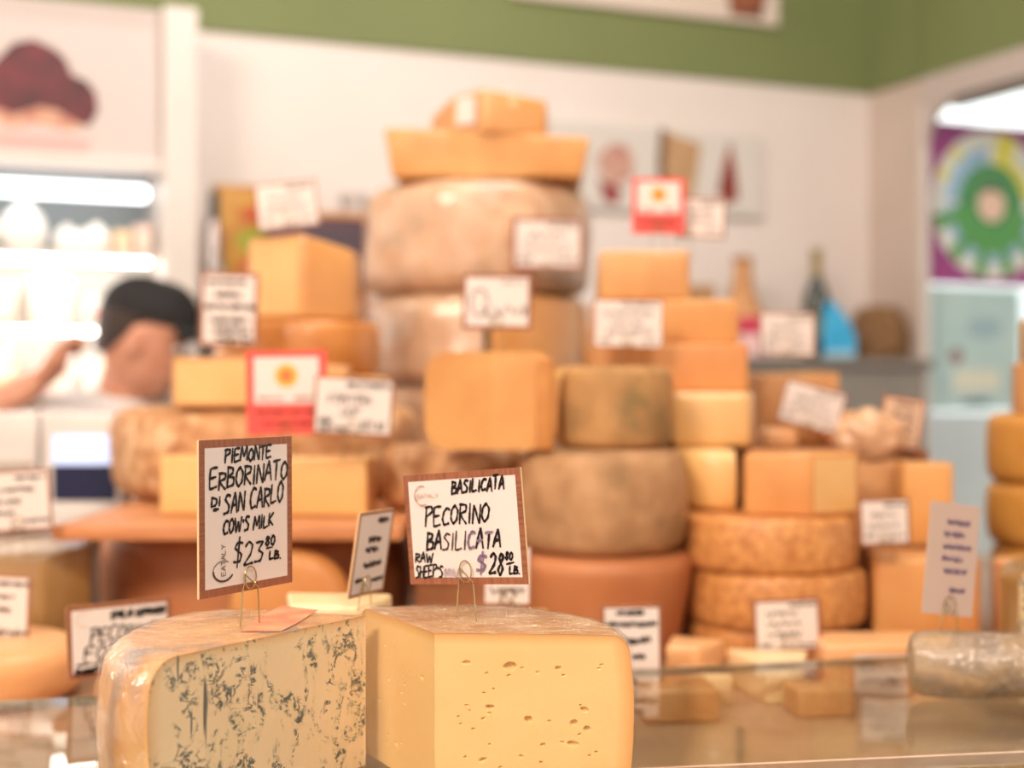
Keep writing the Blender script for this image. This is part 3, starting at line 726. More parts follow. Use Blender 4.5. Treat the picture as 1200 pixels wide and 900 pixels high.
# ================================================================= front pair, in focus
hR = random.Random(3)
def eyes(r, h, n, seed, amin=.0010):
    q = random.Random(seed); out = []
    for k in range(n):
        a = amin*.8+q.random()**5*.0018
        out.append((q.uniform(.015, r-.016), q.uniform(.012, h-.02), a*q.uniform(1.1, 1.8), a*.75, .0008+a*.8, q.uniform(-.3, .6)))
    return out
def paste_mat(name, base, base2, rimc, kind):
    m = bpy.data.materials.new(name); m.use_nodes = True; nt = m.node_tree; N = nt.nodes; L = nt.links; b = N['Principled BSDF']
    b.inputs['Roughness'].default_value = .42; b.inputs['Subsurface Weight'].default_value = .25
    b.inputs['Subsurface Radius'].default_value = (1, .6, .25); b.inputs['Subsurface Scale'].default_value = .006
    b.inputs['Coat Weight'].default_value = .25; b.inputs['Coat Roughness'].default_value = .25
    tc = N.new('ShaderNodeTexCoord'); n = N.new('ShaderNodeTexNoise'); n.inputs['Scale'].default_value = 14; n.inputs['Detail'].default_value = 5
    L.new(tc.outputs['Object'], n.inputs['Vector'])
    mx = N.new('ShaderNodeMix'); mx.data_type = 'RGBA'; mx.inputs['A'].default_value = base; mx.inputs['B'].default_value = base2
    L.new(n.outputs['Fac'], mx.inputs['Factor'])
    at_ = N.new('ShaderNodeAttribute'); at_.attribute_name = 'rim'
    pw = N.new('ShaderNodeMath'); pw.operation = 'MULTIPLY'; pw.inputs[1].default_value = .85; L.new(at_.outputs['Fac'], pw.inputs[0])
    m2 = N.new('ShaderNodeMix'); m2.data_type = 'RGBA'; m2.inputs['B'].default_value = rimc
    L.new(pw.outputs[0], m2.inputs['Factor']); L.new(mx.outputs['Result'], m2.inputs['A']); out = m2.outputs['Result']
    if kind == 'blue':
        # blue-green mould: broken streaks gathered in patches, plus thin needle channels
        def ramp(src, lo, hi, c0=(0, 0, 0, 1), c1=(1, 1, 1, 1)):
            r = N.new('ShaderNodeValToRGB'); r.color_ramp.elements[0].position = lo; r.color_ramp.elements[1].position = hi
            r.color_ramp.elements[0].color = c0; r.color_ramp.elements[1].color = c1; L.new(src, r.inputs['Fac']); return r.outputs['Color']
        def nz(scale, sc, det, dist=0, loc=(0, 0, 0), typ='FBM'):
            mp = N.new('ShaderNodeMapping'); mp.inputs['Scale'].default_value = sc; mp.inputs['Location'].default_value = loc
            # rotate so that x runs along the cut
            mp.inputs['Rotation'].default_value = (math.radians(14), 0, math.radians(-57))
            L.new(tc.outputs['Object'], mp.inputs['Vector'])
            q = N.new('ShaderNodeTexNoise'); q.noise_type = typ; q.inputs['Scale'].default_value = scale; q.inputs['Detail'].default_value = det
            q.inputs['Distortion'].default_value = dist; q.inputs['Roughness'].default_value = .62
            L.new(mp.outputs[0], q.inputs['Vector']); return q.outputs['Fac']
        def mul(a, b_):
            k = N.new('ShaderNodeMath'); k.operation = 'MULTIPLY'; L.new(a, k.inputs[0]); L.new(b_, k.inputs[1]); return k.outputs[0]
        def mxm(a, b_):
            k = N.new('ShaderNodeMath'); k.operation = 'MAXIMUM'; L.new(a, k.inputs[0]); L.new(b_, k.inputs[1]); return k.outputs[0]
        # thin curved lines = narrow band of a noise level
        f1 = nz(80, (.8, .8, 1.2), 6, .8)
        ln = N.new('ShaderNodeMath'); ln.operation = 'SUBTRACT'; L.new(f1, ln.inputs[0]); ln.inputs[1].default_value = .5
        ab = N.new('ShaderNodeMath'); ab.operation = 'ABSOLUTE'; L.new(ln.outputs[0], ab.inputs[0])
        thin = ramp(ab.outputs[0], .018, .040, (1, 1, 1, 1), (0, 0, 0, 1))
        patch = ramp(nz(30, (1.4, 1.4, .8), 3, .8, (3, 1, 2)), .53, .59)
        blob = ramp(nz(170, (.8, .8, 1.15), 7, .5, (1, 4, 0)), .49, .56)
        patch2 = ramp(nz(34, (1.3, 1.3, .7), 5, .8, (8, 2, 5)), .525, .60)
        needle = ramp(nz(95, (1.0, 1.0, .10), 2, .15, (2, 7, 1)), .665, .69)
        veins = mxm(mxm(mul(thin, patch), mul(blob, patch2)), needle)
        vc = N.new('ShaderNodeMix'); vc.data_type = 'RGBA'; vc.inputs['A'].default_value = S(62, 70, 76); vc.inputs['B'].default_value = S(104, 108, 100)
        L.new(nz(60, (1, 1, 1), 3), vc.inputs['Factor'])
        halo = ramp(nz(34, (1.3, 1.3, .7), 5, .8, (8, 2, 5)), .48, .72)
        hm = N.new('ShaderNodeMix'); hm.data_type = 'RGBA'; hm.inputs['B'].default_value = S(212, 192, 150)
        L.new(halo, hm.inputs['Factor']); L.new(out, hm.inputs['A'])
        fm = N.new('ShaderNodeMix'); fm.data_type = 'RGBA'; L.new(veins, fm.inputs['Factor']); L.new(hm.outputs['Result'], fm.inputs['A']); L.new(vc.outputs['Result'], fm.inputs['B'])
        out = fm.outputs['Result']
    L.new(out, b.inputs['Base Color'])
    n2 = N.new('ShaderNodeTexNoise'); n2.inputs['Scale'].default_value = 160; L.new(tc.outputs['Object'], n2.inputs['Vector'])
    n2.inputs['Detail'].default_value = 5
    bp = N.new('ShaderNodeBump'); bp.inputs['Strength'].default_value = .25 if kind == 'blue' else .12; bp.inputs['Distance'].default_value = .002
    L.new(n2.outputs['Fac'], bp.inputs['Height']); L.new(bp.outputs[0], b.inputs['Normal'])
    return m
M_pecp = paste_mat('pecorino_paste', S(228, 188, 128), S(222, 178, 112), S(208, 142, 74), 'plain')
M_bluep = paste_mat('blue_paste', S(232, 208, 170), S(222, 194, 152), S(212, 164, 108), 'blue')
M_pecr = mat('pecorino_rind', S(222, 178, 130), S(198, 144, 96), 26, .38, bump=.5, coat=.5, bscale=70, detail=8, c3=S(236, 204, 166), s3=34)
M_bluer = mat('blue_cheese_rind', S(226, 176, 116), S(192, 124, 50), 26, .4, bump=.6, coat=.35, bscale=45, detail=8, c3=S(150, 130, 110), s3=26, stretch=(1, 1, .3))
HZ = .11
ph = [eyes(.13, HZ, 34, 11), eyes(.13, HZ, 14, 12)]
ph[0] += [(.052, .088, .0042, .0028, .004, .1), (.064, .052, .0026, .0024, .0035, 0), (.038, .060, .0030, .0016, .003, 0), (.095, .05, .0026, .002, .003, .4), (.104, .046, .0024, .002, .003, .2), (.05, .088, .003, .002, .003, .4), (.022, .090, .003, .0012, .002, 0)]
cut_wheel('pecorino_wedge', 'pale yellow smooth wedge with small holes, front right on the glass', -.053, .9705, -.28, lambda a: .132+.002*math.sin(math.radians(a)*2), HZ, -3.5, 118, M_pecr, M_pecp, er=.012, bulge=.004, wob=.002, wrap=M_filmb, seg=60, cutres=(230, 180), holes=ph, cat='cheese')
rt = [(164, .118), (172, .142), (188, .160), (200, .176), (210, .190), (222, .203), (231, .212), (235, .212), (236.9, .205)]
def rblue(a):
    for (a1, r1), (a2, r2) in zip(rt, rt[1:]):
        if a <= a2: return r1+(r2-r1)*max(0, (a-a1))/(a2-a1)
    return rt[-1][1]
BLUE = cut_wheel('blue_cheese_wedge', 'blue-veined cream wedge wrapped in cling film, front left on the glass', -.1075, 1.045, -.28, rblue, HZ, 164, 236.9, M_bluer, M_bluep, er=.017, bulge=.006, wob=.004, wrap=M_filmb, seg=60, cutres=(60, 50), holes=[[], []])
b = bmesh.new()
lp = [at(330, 712, 1.085), at(372, 716, 1.065), at(350, 730, 1.01), at(330, 742, .975), at(282, 742, .975), at(302, 724, 1.03)]
vs = [b.verts.new((p.x+.1075, p.y-1.045, HZ+.0006)) for p in lp]; vs2 = [b.verts.new((p.x+.1075, p.y-1.045, HZ+.0010)) for p in lp]
b.faces.new(vs[::-1]); b.faces.new(vs2)
for i in range(6): b.faces.new((vs[i], vs[(i+1) % 6], vs2[(i+1) % 6], vs2[i]))
lb_ = link('paper_label', b, mat('salmon_label', S(226, 124, 94), S(226, 166, 124), 45, .4), BLUE, smooth=False); lb_['label'] = 'salmon red paper label under the film'

# ================================================================= price cards
G = {
 'A': [[(0, 0), (.5, 1), (1, -.02)], [(.15, .36), (.9, .40)]], 'B': [[(.05, 0), (.05, 1)], [(-.05, .98), (.7, .92), (.72, .66), (.1, .52), (.92, .42), (.85, .06), (-.02, 0)]],
 'C': [[(.98, .88), (.6, 1), (.18, .78), (.05, .38), (.32, .03), (.98, .10)]], 'D': [[(.05, 0), (.05, 1)], [(-.05, 1), (.75, .84), (.95, .48), (.7, .1), (-.02, 0)]],
 'E': [[(.95, 1), (.02, .95), (.05, .02), (.98, .08)], [(.05, .5), (.8, .55)]], 'F': [[(.95, 1), (.02, .95), (.05, -.02)], [(.05, .5), (.75, .54)]],
 'G': [[(.95, .86), (.55, 1), (.1, .7), (.1, .25), (.5, 0), (.95, .2), (.95, .48), (.55, .46)]], 'H': [[(.05, 0), (.05, 1)], [(.95, 0), (.93, 1)], [(.05, .5), (.95, .53)]],
 'I': [[(.5, 0), (.48, 1)]], 'K': [[(.05, 0), (.05, 1)], [(.95, 1), (.1, .48), (.98, 0)]], 'L': [[(.08, 1), (.05, .02), (.95, .08)]],
 'M': [[(0, 0), (.12, 1), (.5, .3), (.86, 1), (1, 0)]], 'N': [[(.02, 0), (.08, 1), (.92, 0), (.96, 1.02)]],
 'O': [[(.5, 1), (.1, .75), (.05, .3), (.4, 0), (.85, .2), (.95, .7), (.5, 1)]], 'P': [[(.1, -.05), (.1, 1)], [(-.08, .95), (.8, 1), (.95, .72), (.1, .45)]],
 'Q': [[(.5, 1), (.1, .7), (.1, .25), (.5, 0), (.9, .25), (.9, .75), (.5, 1)], [(.6, .2), (1.05, -.1)]], 'R': [[(.08, 0), (.08, 1)], [(-.05, .97), (.85, .92), (.85, .62), (.1, .48), (1, -.02)]],
 'S': [[(.95, .9), (.5, 1), (.12, .78), (.8, .42), (.72, .08), (.02, .02)]], 'T': [[(-.02, .95), (1, 1)], [(.5, .97), (.46, 0)]], 'U': [[(.05, 1), (.08, .15), (.5, 0), (.9, .2), (.95, 1)]],
 'V': [[(0, 1), (.48, 0), (1, 1)]], 'W': [[(0, 1), (.22, 0), (.5, .7), (.74, 0), (1, 1.02)]], 'Y': [[(0, 1), (.5, .5), (1, 1)], [(.5, .5), (.45, 0)]],
 '$': [[(.95, .85), (.4, .9), (.1, .68), (.85, .40), (.7, .12), (.02, .12)], [(.55, 1.12), (.45, -.12)]],
 '0': [[(.5, 1), (.1, .7), (.15, .2), (.55, 0), (.9, .35), (.85, .8), (.5, 1)]], '2': [[(.05, .8), (.4, 1), (.85, .85), (.7, .45), (.0, .02), (1, .06)]],
 '3': [[(.05, .95), (.85, .97), (.4, .58), (.9, .4), (.7, .05), (.0, .02)]], '8': [[(.85, .85), (.5, 1), (.2, .78), (.82, .32), (.5, 0), (.12, .25), (.85, .85)]],
 '9': [[(.85, .7), (.4, .5), (.15, .8), (.6, 1), (.85, .7), (.7, 0)]], "'": [[(.5, 1), (.42, .76)]], '.': [[(.4, .0), (.5, .05)]], '-': [[(0, 0), (1, .03)]],
}
WD = {'I': .35, "'": .25, '.': .3, ' ': .45, 'M': 1.15, 'W': 1.2}
def text_strokes(t, u0, u1, v0, v1, slope=0, shear=.12, jit=.07, seed=1):
    "strokes in card units: u left to right, v top to bottom"
    q = random.Random(seed); out = []; tot = sum(WD.get(c, .85)+.18 for c in t)-.18; x = 0
    for c in t:
        w = WD.get(c, .85)
        hs = 1+q.uniform(-jit, jit)*1.5; dz = q.uniform(-jit, jit)
        for pl in G.get(c, []):
            o = []
            for (gx, gy) in pl:
                uu = (x+gx*w)/tot; uu = u0+(u1-u0)*uu+shear*(gy-.5)*(v1-v0)
                o.append((uu, v1-(v1-v0)*(gy*hs+dz)-slope*((x+gx*w)/tot)))
            out.append(o)
        x += w+.18
    return out
def scribble(u0, u1, v0, v1, seed):
    q = random.Random(seed); out = []; x = u0; H_ = v1-v0
    while x < u1:
        wl = q.uniform(.10, .22); e = min(x+wl, u1); n = max(3, int((e-x)/(H_*.45))*2+1); pl = []
        for k in range(n): pl.append((x+(e-x)*k/(n-1), v1-H_*((.1+q.random()*.35) if k % 2 else (.6+q.random()*.4))))
        out.append(pl); x = e+q.uniform(.02, .04)
    return out
def ink(bm, strokes, W, H, pen, y, q=None):
    for pl in strokes:
        pts = [Vector((-W/2+u*W, y, H/2-v*H)) for u, v in pl]
        # soften the polyline
        fine = []
        for i in range(len(pts)-1):
            p0 = pts[max(i-1, 0)]; p1 = pts[i]; p2 = pts[i+1]; p3 = pts[min(i+2, len(pts)-1)]
            for k in range(4):
                t = k/4; cr = .5*((2*p1)+(p2-p0)*t+(2*p0-5*p1+4*p2-p3)*t*t+(-p0+3*p1-3*p2+p3)*t**3)
                fine.append(p1.lerp(p2, t)*.55+cr*.45)
        fine.append(pts[-1])
        for i in range(len(fine)-1):
            a, b = fine[i], fine[i+1]; d = b-a
            if d.length < 1e-6: continue
            n = Vector((-d.z, 0, d.x)).normalized()*pen/2; e = d.normalized()*pen*.25
            w = 1+.25*math.sin(i*1.7)
            bm.faces.new([bm.verts.new(v) for v in (a-e-n*w, b+e-n*w, b+e+n*w, a-e+n*w)])
EYE_UP = Vector((0, 0, 1))
def card(label, TL, TR, BR, BL, dL, dR, writing, foot=None, border=.05, frame=True, wires=True, group='hand-lettered price cards', pen=None, paper=None, name='price_card', stake_x=0.0, lean=0, back=False):
    """rigid card whose corners are seen near the four pixels; dL, dR distance of its left and right edges.
    foot: height (relative to the eye) where the wire holder ends"""
    tl, bl, tr, br = at(*TL, dL), at(*BL, dL+lean), at(*TR, dR), at(*BR, dR+lean)
    Lm, Rm = (tl+bl)/2, (tr+br)/2; c = (Lm+Rm)/2; x = (Rm-Lm); W = x.length; x.normalize()
    up = ((tl+tr)-(bl+br)); H = up.length/2; up = (up-x*up.dot(x)).normalized(); y = up.cross(x).normalized()
    mtx = Matrix((x, y, up)).transposed().to_4x4(); mtx.translation = c
    root = bpy.data.objects.new(name, None); COL.objects.link(root); root.matrix_world = mtx; root.empty_display_size = .01
    props(root, label, 'price card' if name == 'price_card' else 'card', group)
    T = .0018
    if frame:
        link('card_board', box_bm(-W/2, W/2, 0, T, -H/2, H/2, .0003), [M_core], root, smooth=False)
        bw = border*max(W, H)
        for (nm, a, b_, cc, dd, mm) in (('border', -W/2, W/2, H/2-bw, H/2, M_frameh), ('border', -W/2, W/2, -H/2, -H/2+bw, M_frameh), ('border', -W/2, -W/2+bw, -H/2+bw, H/2-bw, M_frame), ('border', W/2-bw, W/2, -H/2+bw, H/2-bw, M_frame)):
            link(nm, box_bm(a, b_, -.0003, 0, cc, dd), mm, root, smooth=False)
        sheet = link('paper', box_bm(-W/2+bw, W/2-bw, -.00025, 0, -H/2+bw, H/2-bw), paper or M_paper, root, smooth=False)
    else:
        sheet = link('card_board', box_bm(-W/2, W/2, 0, T, -H/2, H/2, .0003), paper or M_paper, root, smooth=False)
    yk = -.0007
    pen = pen or H*.018
    by = {}
    for m_, st, pn in writing(pen) if callable(writing) else writing: by.setdefault(m_.name, [m_, []])[1].append((st, pn))
    for nm, (m_, lst) in by.items():
        bm = bmesh.new()
        for st, pn in lst: ink(bm, st, W, H, pn, yk)
        if len(bm.faces): link({'black_ink': 'handwriting', 'soft_ink': 'handwriting', 'violet_ink': 'faded_handwriting', 'faint_violet_ink': 'faint_handwriting'}.get(nm, 'logo'), bm, m_, sheet, smooth=False)
        yk -= .0002
    if wires and foot is not None:
        bm = bmesh.new(); inv = mtx.inverted()
        bx = stake_x*W; low = c+x*bx-up*(H/2)
        h1 = H/2
        # loop in front of the lower border, then two legs down
        lr = .006
        pts = []
        for k in range(9):
            a = math.radians(250-k*320/8-0)
            pts.append(Vector((bx+lr*math.cos(a), -.0022, -h1+.006+lr*1.1*math.sin(a))))
        fz = EYE+foot
        def down(dx):
            p = mtx @ Vector((bx+dx, -.0022, -h1-.001)); q = Vector((p.x, p.y, fz)); return inv @ q
        zc = -h1+.0095; lr = .0062
        loop = [Vector((bx+lr*math.cos(math.radians(200-a)), -.0024-.0006*(a/400), zc+lr*1.25*math.sin(math.radians(200-a)))) for a in range(0, 401, 25)]
        tube(bm, [down(-.0105), Vector((bx-.008, -.0022, -h1+.001))]+loop+[Vector((bx+.0075, -.003, -h1+.002)), down(.0105)], .00055, 6)
        link('wire_holder', bm, M_wire, root)
    return root
def arc(cu, cv, ru, rv, a0, a1, n=12): return [(cu+ru*math.cos(math.radians(a0+(a1-a0)*k/n)), cv-rv*math.sin(math.radians(a0+(a1-a0)*k/n))) for k in range(n+1)]
T_ = text_strokes
def w_blue(pen):
    K = []
    k = M_ink
    K.append((k, T_('PIEMONTE', .26, .76, .065, .152, .012, seed=1), pen*1.05))
    K.append((k, T_('ERBORINATO', .105, .945, .20, .32, .035, seed=2), pen*1.1))
    K.append((k, T_('DI', .12, .215, .365, .425, seed=3), pen)); K.append((k, [[(.14, .448), (.19, .444)]], pen*1.3))
    K.append((k, T_('SAN CARLO', .25, .895, .345, .475, .03, seed=4), pen*1.1))
    K.append((k, T_("COW'S MILK", .24, .78, .53, .615, .02, seed=5), pen*1.05))
    K.append((k, T_('$23', .35, .67, .675, .825, .0, seed=6), pen)); K.append((k, T_('80', .69, .80, .66, .72, seed=7), pen*1.05)); K.append((k, [[(.70, .742), (.77, .738)]], pen*.8)); K.append((k, T_('LB.', .735, .87, .765, .82, seed=8), pen*1.05))
    # upright letters of the printed mark, reading upwards, and its crescent
    st = T_('EATALY', 0, 1, 0, 1, jit=0, shear=0)
    K.append((M_logod, [[(.215+.045*v, .875-.20*u) for u, v in pl] for pl in st], pen*.3))
    K.append((M_logod, [arc(.235, .845, .105, .065, 60, 215)], pen*.35)); K.append((M_logod, [arc(.240, .842, .105, .068, 180, 330)], pen*.75))
    return K
card('tall card reading PIEMONTE ERBORINATO DI SAN CARLO stuck in the blue cheese', (232, 516), (341.5, 511), (342, 682), (234, 703), .957, 1.043, w_blue, foot=-.175, border=.052, pen=.0016, stake_x=0)
def w_pec(pen):
    K = []; k = M_ink; v = M_violet
    K.append((k, T_('BASILICATA', .43, .87, .085, .195, .02, seed=11), pen*1.0))
    K.append((k, T_('PECORINO', .18, .73, .30, .47, .01, seed=12), pen*1.0))
    st = T_('BASILICATA', .18, .81, .53, .69, .01, seed=13)
    xs = lambda pl: pl[0][0]
    K.append((k, [p for p in st if xs(p) < .33 or .52 < xs(p) < .60 or xs(p) > .70], pen*1.15)); K.append((M_inkf, [p for p in st if .33 <= xs(p) <= .52], pen*.8)); K.append((v, [p for p in st if .60 <= xs(p) <= .70], pen*1.1))
    K.append((k, T_('RAW', .065, .22, .715, .80, .0, seed=14), pen*.85)); K.append((k, T_("SHEEP'S", .06, .30, .835, .935, .0, seed=15), pen*.8))
    K.append((M_violetf, T_('MILK', .32, .47, .86, .93, seed=16), pen*1.2))
    K.append((v, T_('$', .60, .68, .74, .90, seed=17), pen*1.2)); K.append((M_ink, T_('28', .705, .82, .72, .91, .0, seed=18), pen*1.15))
    K.append((k, T_('80', .835, .895, .725, .79, seed=19), pen*.8)); K.append((k, [[(.84, .825), (.90, .81)]], pen*.8)); K.append((k, T_('LB.', .86, .945, .85, .91, seed=20), pen*.85))
    K.append((M_logo, [arc(.165, .195, .062, .09, 65, 215)], pen*.45)); K.append((M_logo, [arc(.168, .192, .062, .092, 180, 300)], pen*.6)); K.append((M_logo, T_('EATALY', .125, .31, .18, .215, jit=0, shear=0), pen*.3))
    return K
card('square card reading PECORINO BASILICATA on the smooth yellow wedge', (476, 557), (614, 548), (615, 684), (478, 685), 1.07, .99, w_pec, foot=-.175, border=.042, pen=.0017, stake_x=.01)
def lines(spec, seed, m=None, pm=1.0):
    def f(pen):
        out = []
        for i, (u0, u1, v0, v1) in enumerate(spec): out.append((m or M_ink, scribble(u0, u1, v0, v1, seed*7+i), pen*pm*1.35))
        return out
    return f
STD = [(.5, .92, .10, .18), (.22, .72, .28, .44), (.15, .8, .5, .66), (.1, .3, .74, .86), (.6, .9, .74, .88)]
def w_font(pen):
    return [(M_ink, T_("VALLE D'AOSTA", .40, .94, .08, .18, seed=31), pen*1.0), (M_inkf, T_('FONTINA', .18, .72, .30, .46, seed=32), pen), (M_inkf, T_('DOP', .36, .58, .53, .69, seed=33), pen*.8),
            (M_ink, T_('RAW', .08, .23, .72, .82, seed=34), pen), (M_ink, T_("COW'S MILK", .08, .46, .86, .94, seed=35), pen), (M_ink, T_('$23 80', .60, .90, .76, .91, seed=36), pen)]
def w_fossa(pen):
    return [(M_logo, [arc(.16, .2, .07, .1, 60, 300)], pen*.4), (M_ink, T_('EMILIA ROMAGNA', .42, .94, .12, .22, seed=41), pen*1.4), (M_ink, T_('PECORINO', .22, .85, .32, .52, seed=42), pen*1.3),
            (M_ink, T_('FOSSA', .16, .7, .56, .76, seed=43), pen*1.3), (M_ink, scribble(.08, .4, .78, .84, 4), pen), (M_ink, T_("SHEEP'S MILK", .06, .55, .87, .94, seed=45), pen*1.6)]
def w_q(pen): return [(M_inkf, [arc(.25, .52, .12, .24, 0, 350), [(.3, .6), (.40, .82), (.5, .70)]], pen*1.6), (M_inkf, scribble(.46, .92, .55, .78, 77), pen*1.4), (M_inkf, scribble(.55, .9, .1, .2, 78), pen*.7)]
card('white Fontina card in front of the mottled brown wheel, beside the red card', (370, 439), (462, 445), (459, 512), (366, 508), 1.66, 1.66, w_font, foot=-.09, border=.03)
card('card with long region line half hidden behind the blue cheese', (76, 712), (200, 699), (203, 782), (81, 797), 1.32, 1.37, w_fossa, foot=-.33, border=.045)
card('card with a big letter Q on the second pale wheel', (540, 321), (623, 321), (624, 387), (543, 385), 1.735, 1.735, w_q, foot=.037, border=.055, wires=True)
card('card pinned high on the upper pale wrapped wheel', (600, 254), (684, 256), (684, 317), (600, 316), 2.235, 2.235, lines(STD, 3), foot=.148, border=.055)
card('tall card at the left side of the yellow blocks, near the man', (235, 318), (303, 320), (302, 407), (233, 405), 1.90, 1.90, lines([(.1, .8, .1, .17), (.25, .7, .25, .37), (.1, .95, .42, .52), (.2, .8, .60, .70), (.25, .85, .74, .84), (.3, .9, .88, .94)], 4), foot=.03, border=.05)
card('tilted card on top of the upper left yellow block', (295, 217), (367, 210), (378, 262), (305, 271), 2.02, 2.02, lines(STD, 5, M_inkf), foot=.2, border=.03)
card('bright card without much border on the brown slab right of centre', (695, 350), (776, 352), (778, 408), (696, 407), 1.82, 1.82, lines([(.4, .9, .06, .14), (.15, .85, .22, .36), (.25, .7, .42, .54), (.2, .85, .60, .72), (.1, .25, .8, .92), (.7, .9, .8, .92)], 6, M_inkf), foot=.02, border=.02)
card('pinkish card behind the red card on the right tower', (791, 230), (851, 232), (850, 280), (792, 278), 1.99, 1.99, lines(STD, 7, M_inkf), foot=.17, border=.04, stake_x=-.3)
card('card in front of the blue bag and bottle on the grey shelf', (891, 366), (956, 365), (955, 419), (889, 417), 2.08, 2.08, lines(STD, 8, M_inkf), foot=.01, border=.035, stake_x=.0)
card('bright tilted card leaning before the boxed cheese on the right', (921, 443), (993, 462), (981, 511), (911, 492), 1.97, 1.97, lines(STD, 9, M_inkf), foot=-.09, border=.03)
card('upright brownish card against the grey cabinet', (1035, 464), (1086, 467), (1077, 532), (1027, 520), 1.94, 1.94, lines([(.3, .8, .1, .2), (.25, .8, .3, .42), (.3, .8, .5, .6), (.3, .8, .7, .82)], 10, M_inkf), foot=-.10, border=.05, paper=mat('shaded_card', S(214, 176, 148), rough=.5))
card('small card above the orange block, right of the basket-marked wheels', (1007, 585), (1066, 584), (1067, 637), (1008, 641), 1.68, 1.68, lines(STD, 11), foot=-.21, border=.05)
card('card resting against the lower basket-marked wheel', (886, 703), (965, 700), (959, 762), (880, 766), 1.56, 1.56, lines([(.55, .95, .08, .18), (.2, .65, .22, .36), (.2, .7, .40, .55), (.2, .7, .6, .75), (.1, .25, .82, .92), (.65, .9, .82, .92)], 12), foot=-.33, border=.05)
card('tall narrow card just right of the smooth yellow wedge', (705, 710), (776, 708), (776, 812), (706, 812), 1.43, 1.43, lines([(.25, .7, .06, .13), (.1, .9, .19, .26), (.4, .8, .36, .46), (.5, .7, .56, .62), (.5, .85, .84, .9)], 13), foot=-.33, border=.035)
card('pale card hidden behind the Pecorino card', (566, 640), (624, 640), (621, 710), (567, 708), 1.36, 1.36, lines([(.15, .9, .68, .85), (.2, .8, .2, .4)], 14, M_inkf), foot=-.225, border=.03)
card('slanting card seen at an angle between the two front cards', (424, 604), (464, 593), (447, 695), (406, 700), 1.16, 1.21, lines([(.55, .85, .08, .16), (.35, .7, .30, .38), (.3, .65, .42, .5), (.3, .8, .60, .68), (.12, .4, .78, .84), (.6, .9, .80, .86)], 15, M_inkf), foot=-.187, border=.035, stake_x=-.1)
card('card at the left frame edge above the olive wedge', (-22, 553), (59, 549), (61, 620), (-20, 626), 1.60, 1.60, lines([(.5, .92, .1, .17), (.2, .75, .27, .37), (.2, .55, .45, .57), (.1, .45, .65, .75), (.6, .95, .78, .9)], 16), foot=-.20, border=.035)
card('card at the left frame edge in front of the olive wedge', (-42, 672), (40, 674), (30, 757), (-44, 752), 1.52, 1.52, lines([(.5, .95, .1, .17), (.2, .75, .27, .37), (.2, .7, .45, .57), (.5, .95, .78, .9)], 17), foot=-.275, border=.04)
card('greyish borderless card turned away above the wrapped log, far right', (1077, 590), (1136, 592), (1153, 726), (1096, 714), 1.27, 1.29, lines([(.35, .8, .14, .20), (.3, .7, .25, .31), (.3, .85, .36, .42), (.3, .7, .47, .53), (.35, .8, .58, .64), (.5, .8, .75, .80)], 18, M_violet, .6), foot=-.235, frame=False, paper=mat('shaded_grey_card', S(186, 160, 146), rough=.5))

def red_card(label, TL, TR, BR, BL, d, foot):
    root = card(label, TL, TR, BR, BL, d, d, [], foot=foot, frame=False, paper=M_red, name='red_seal_card', group='red cards with an orange seal')
    W = abs(at(*TR, d).x-at(*TL, d).x); H = abs(at(*TL, d).z-at(*BL, d).z)
    link('white_panel', box_bm(-W*.40, W*.40, -.0006, 0, -H*.13, H*.42), M_paper, root, smooth=False)
    r = H*.135; pts = []
    for k in range(48):
        a = 2*PI*k/48; q = r*(1+.05*math.cos(a*12)); pts.append((q*math.cos(a), H*.20+q*math.sin(a)))
    seal = flat_poly('seal', pts, -.0012, M_seal, root, .0004)
    flat_poly('seal_centre', [(r*.55*math.cos(2*PI*k/24), H*.20+r*.55*math.sin(2*PI*k/24)) for k in range(24)], -.0016, mat('seal_core', S(238, 110, 70)), seal, .0003)
    bm = bmesh.new()
    for k in range(12):
        a = 2*PI*k/12; ink(bm, [[(.5+(r*.3*math.cos(a))/W, .5-(H*.20+r*.3*math.sin(a))/H), (.5+(r*.46*math.cos(a))/W, .5-(H*.20+r*.46*math.sin(a))/H)]], W, H, .0011, -.0020)
    link('seal_rays', bm, M_seal, seal, smooth=False)
    bm = bmesh.new()
    ink(bm, scribble(.15, .45, .55, .59, 5)+scribble(.6, .8, .55, .59, 6), W, H, .0011, -.0012); link('small_print', bm, M_redl, root, smooth=False)
    bm = bmesh.new(); ink(bm, scribble(.12, .9, .70, .76, 7)+scribble(.2, .85, .84, .89, 8), W, H, .0016, -.0010); link('pale_print', bm, M_redl, root, smooth=False)
red_card('large red card with an orange seal on the left stack', (287, 411), (382, 411), (384, 508), (290, 510), 1.69, -.09)
red_card('small red card with an orange seal on the right tower', (741, 208), (803, 209), (802, 274), (741, 274), 1.96, .17)

# ================================================================= central tower (front distance about 2.25)
TX, TY = -.0585, 2.44
wheel('pale_cheese', 'big pale pinkish wheel in film, topmost whole wheel of the central tower', TX, TY, .1485, .190, .180, M_pink, er=.03, bulge=.004, wob=.012, wrap=M_filmw)
cut_wheel('pale_cheese', 'big pale pinkish wheel cut open at its right, second in the central tower', TX, TY, .0025, .186, .144, -14, 274, M_pink, M_gold, er=.025, bulge=.004, wob=.008, wrap=M_filmw, seg=60)
wheel('pale_cheese', 'big pale wheel lowest in the central tower, mostly hidden', TX+.0, TY+.02, -.15, .186, .150, M_pink, er=.025, bulge=.004, wob=.008)
# yellow wedge standing in the notch of the second wheel
cut_wheel('golden_wedge', 'golden wedge set into the notch of the cut pale wheel, below the upper card', TX+.003, TY-.004, .0025, .178, .1395, -83, -17, M_gold, M_goldr, er=.006, wob=.002, wrap=M_film, seg=16)
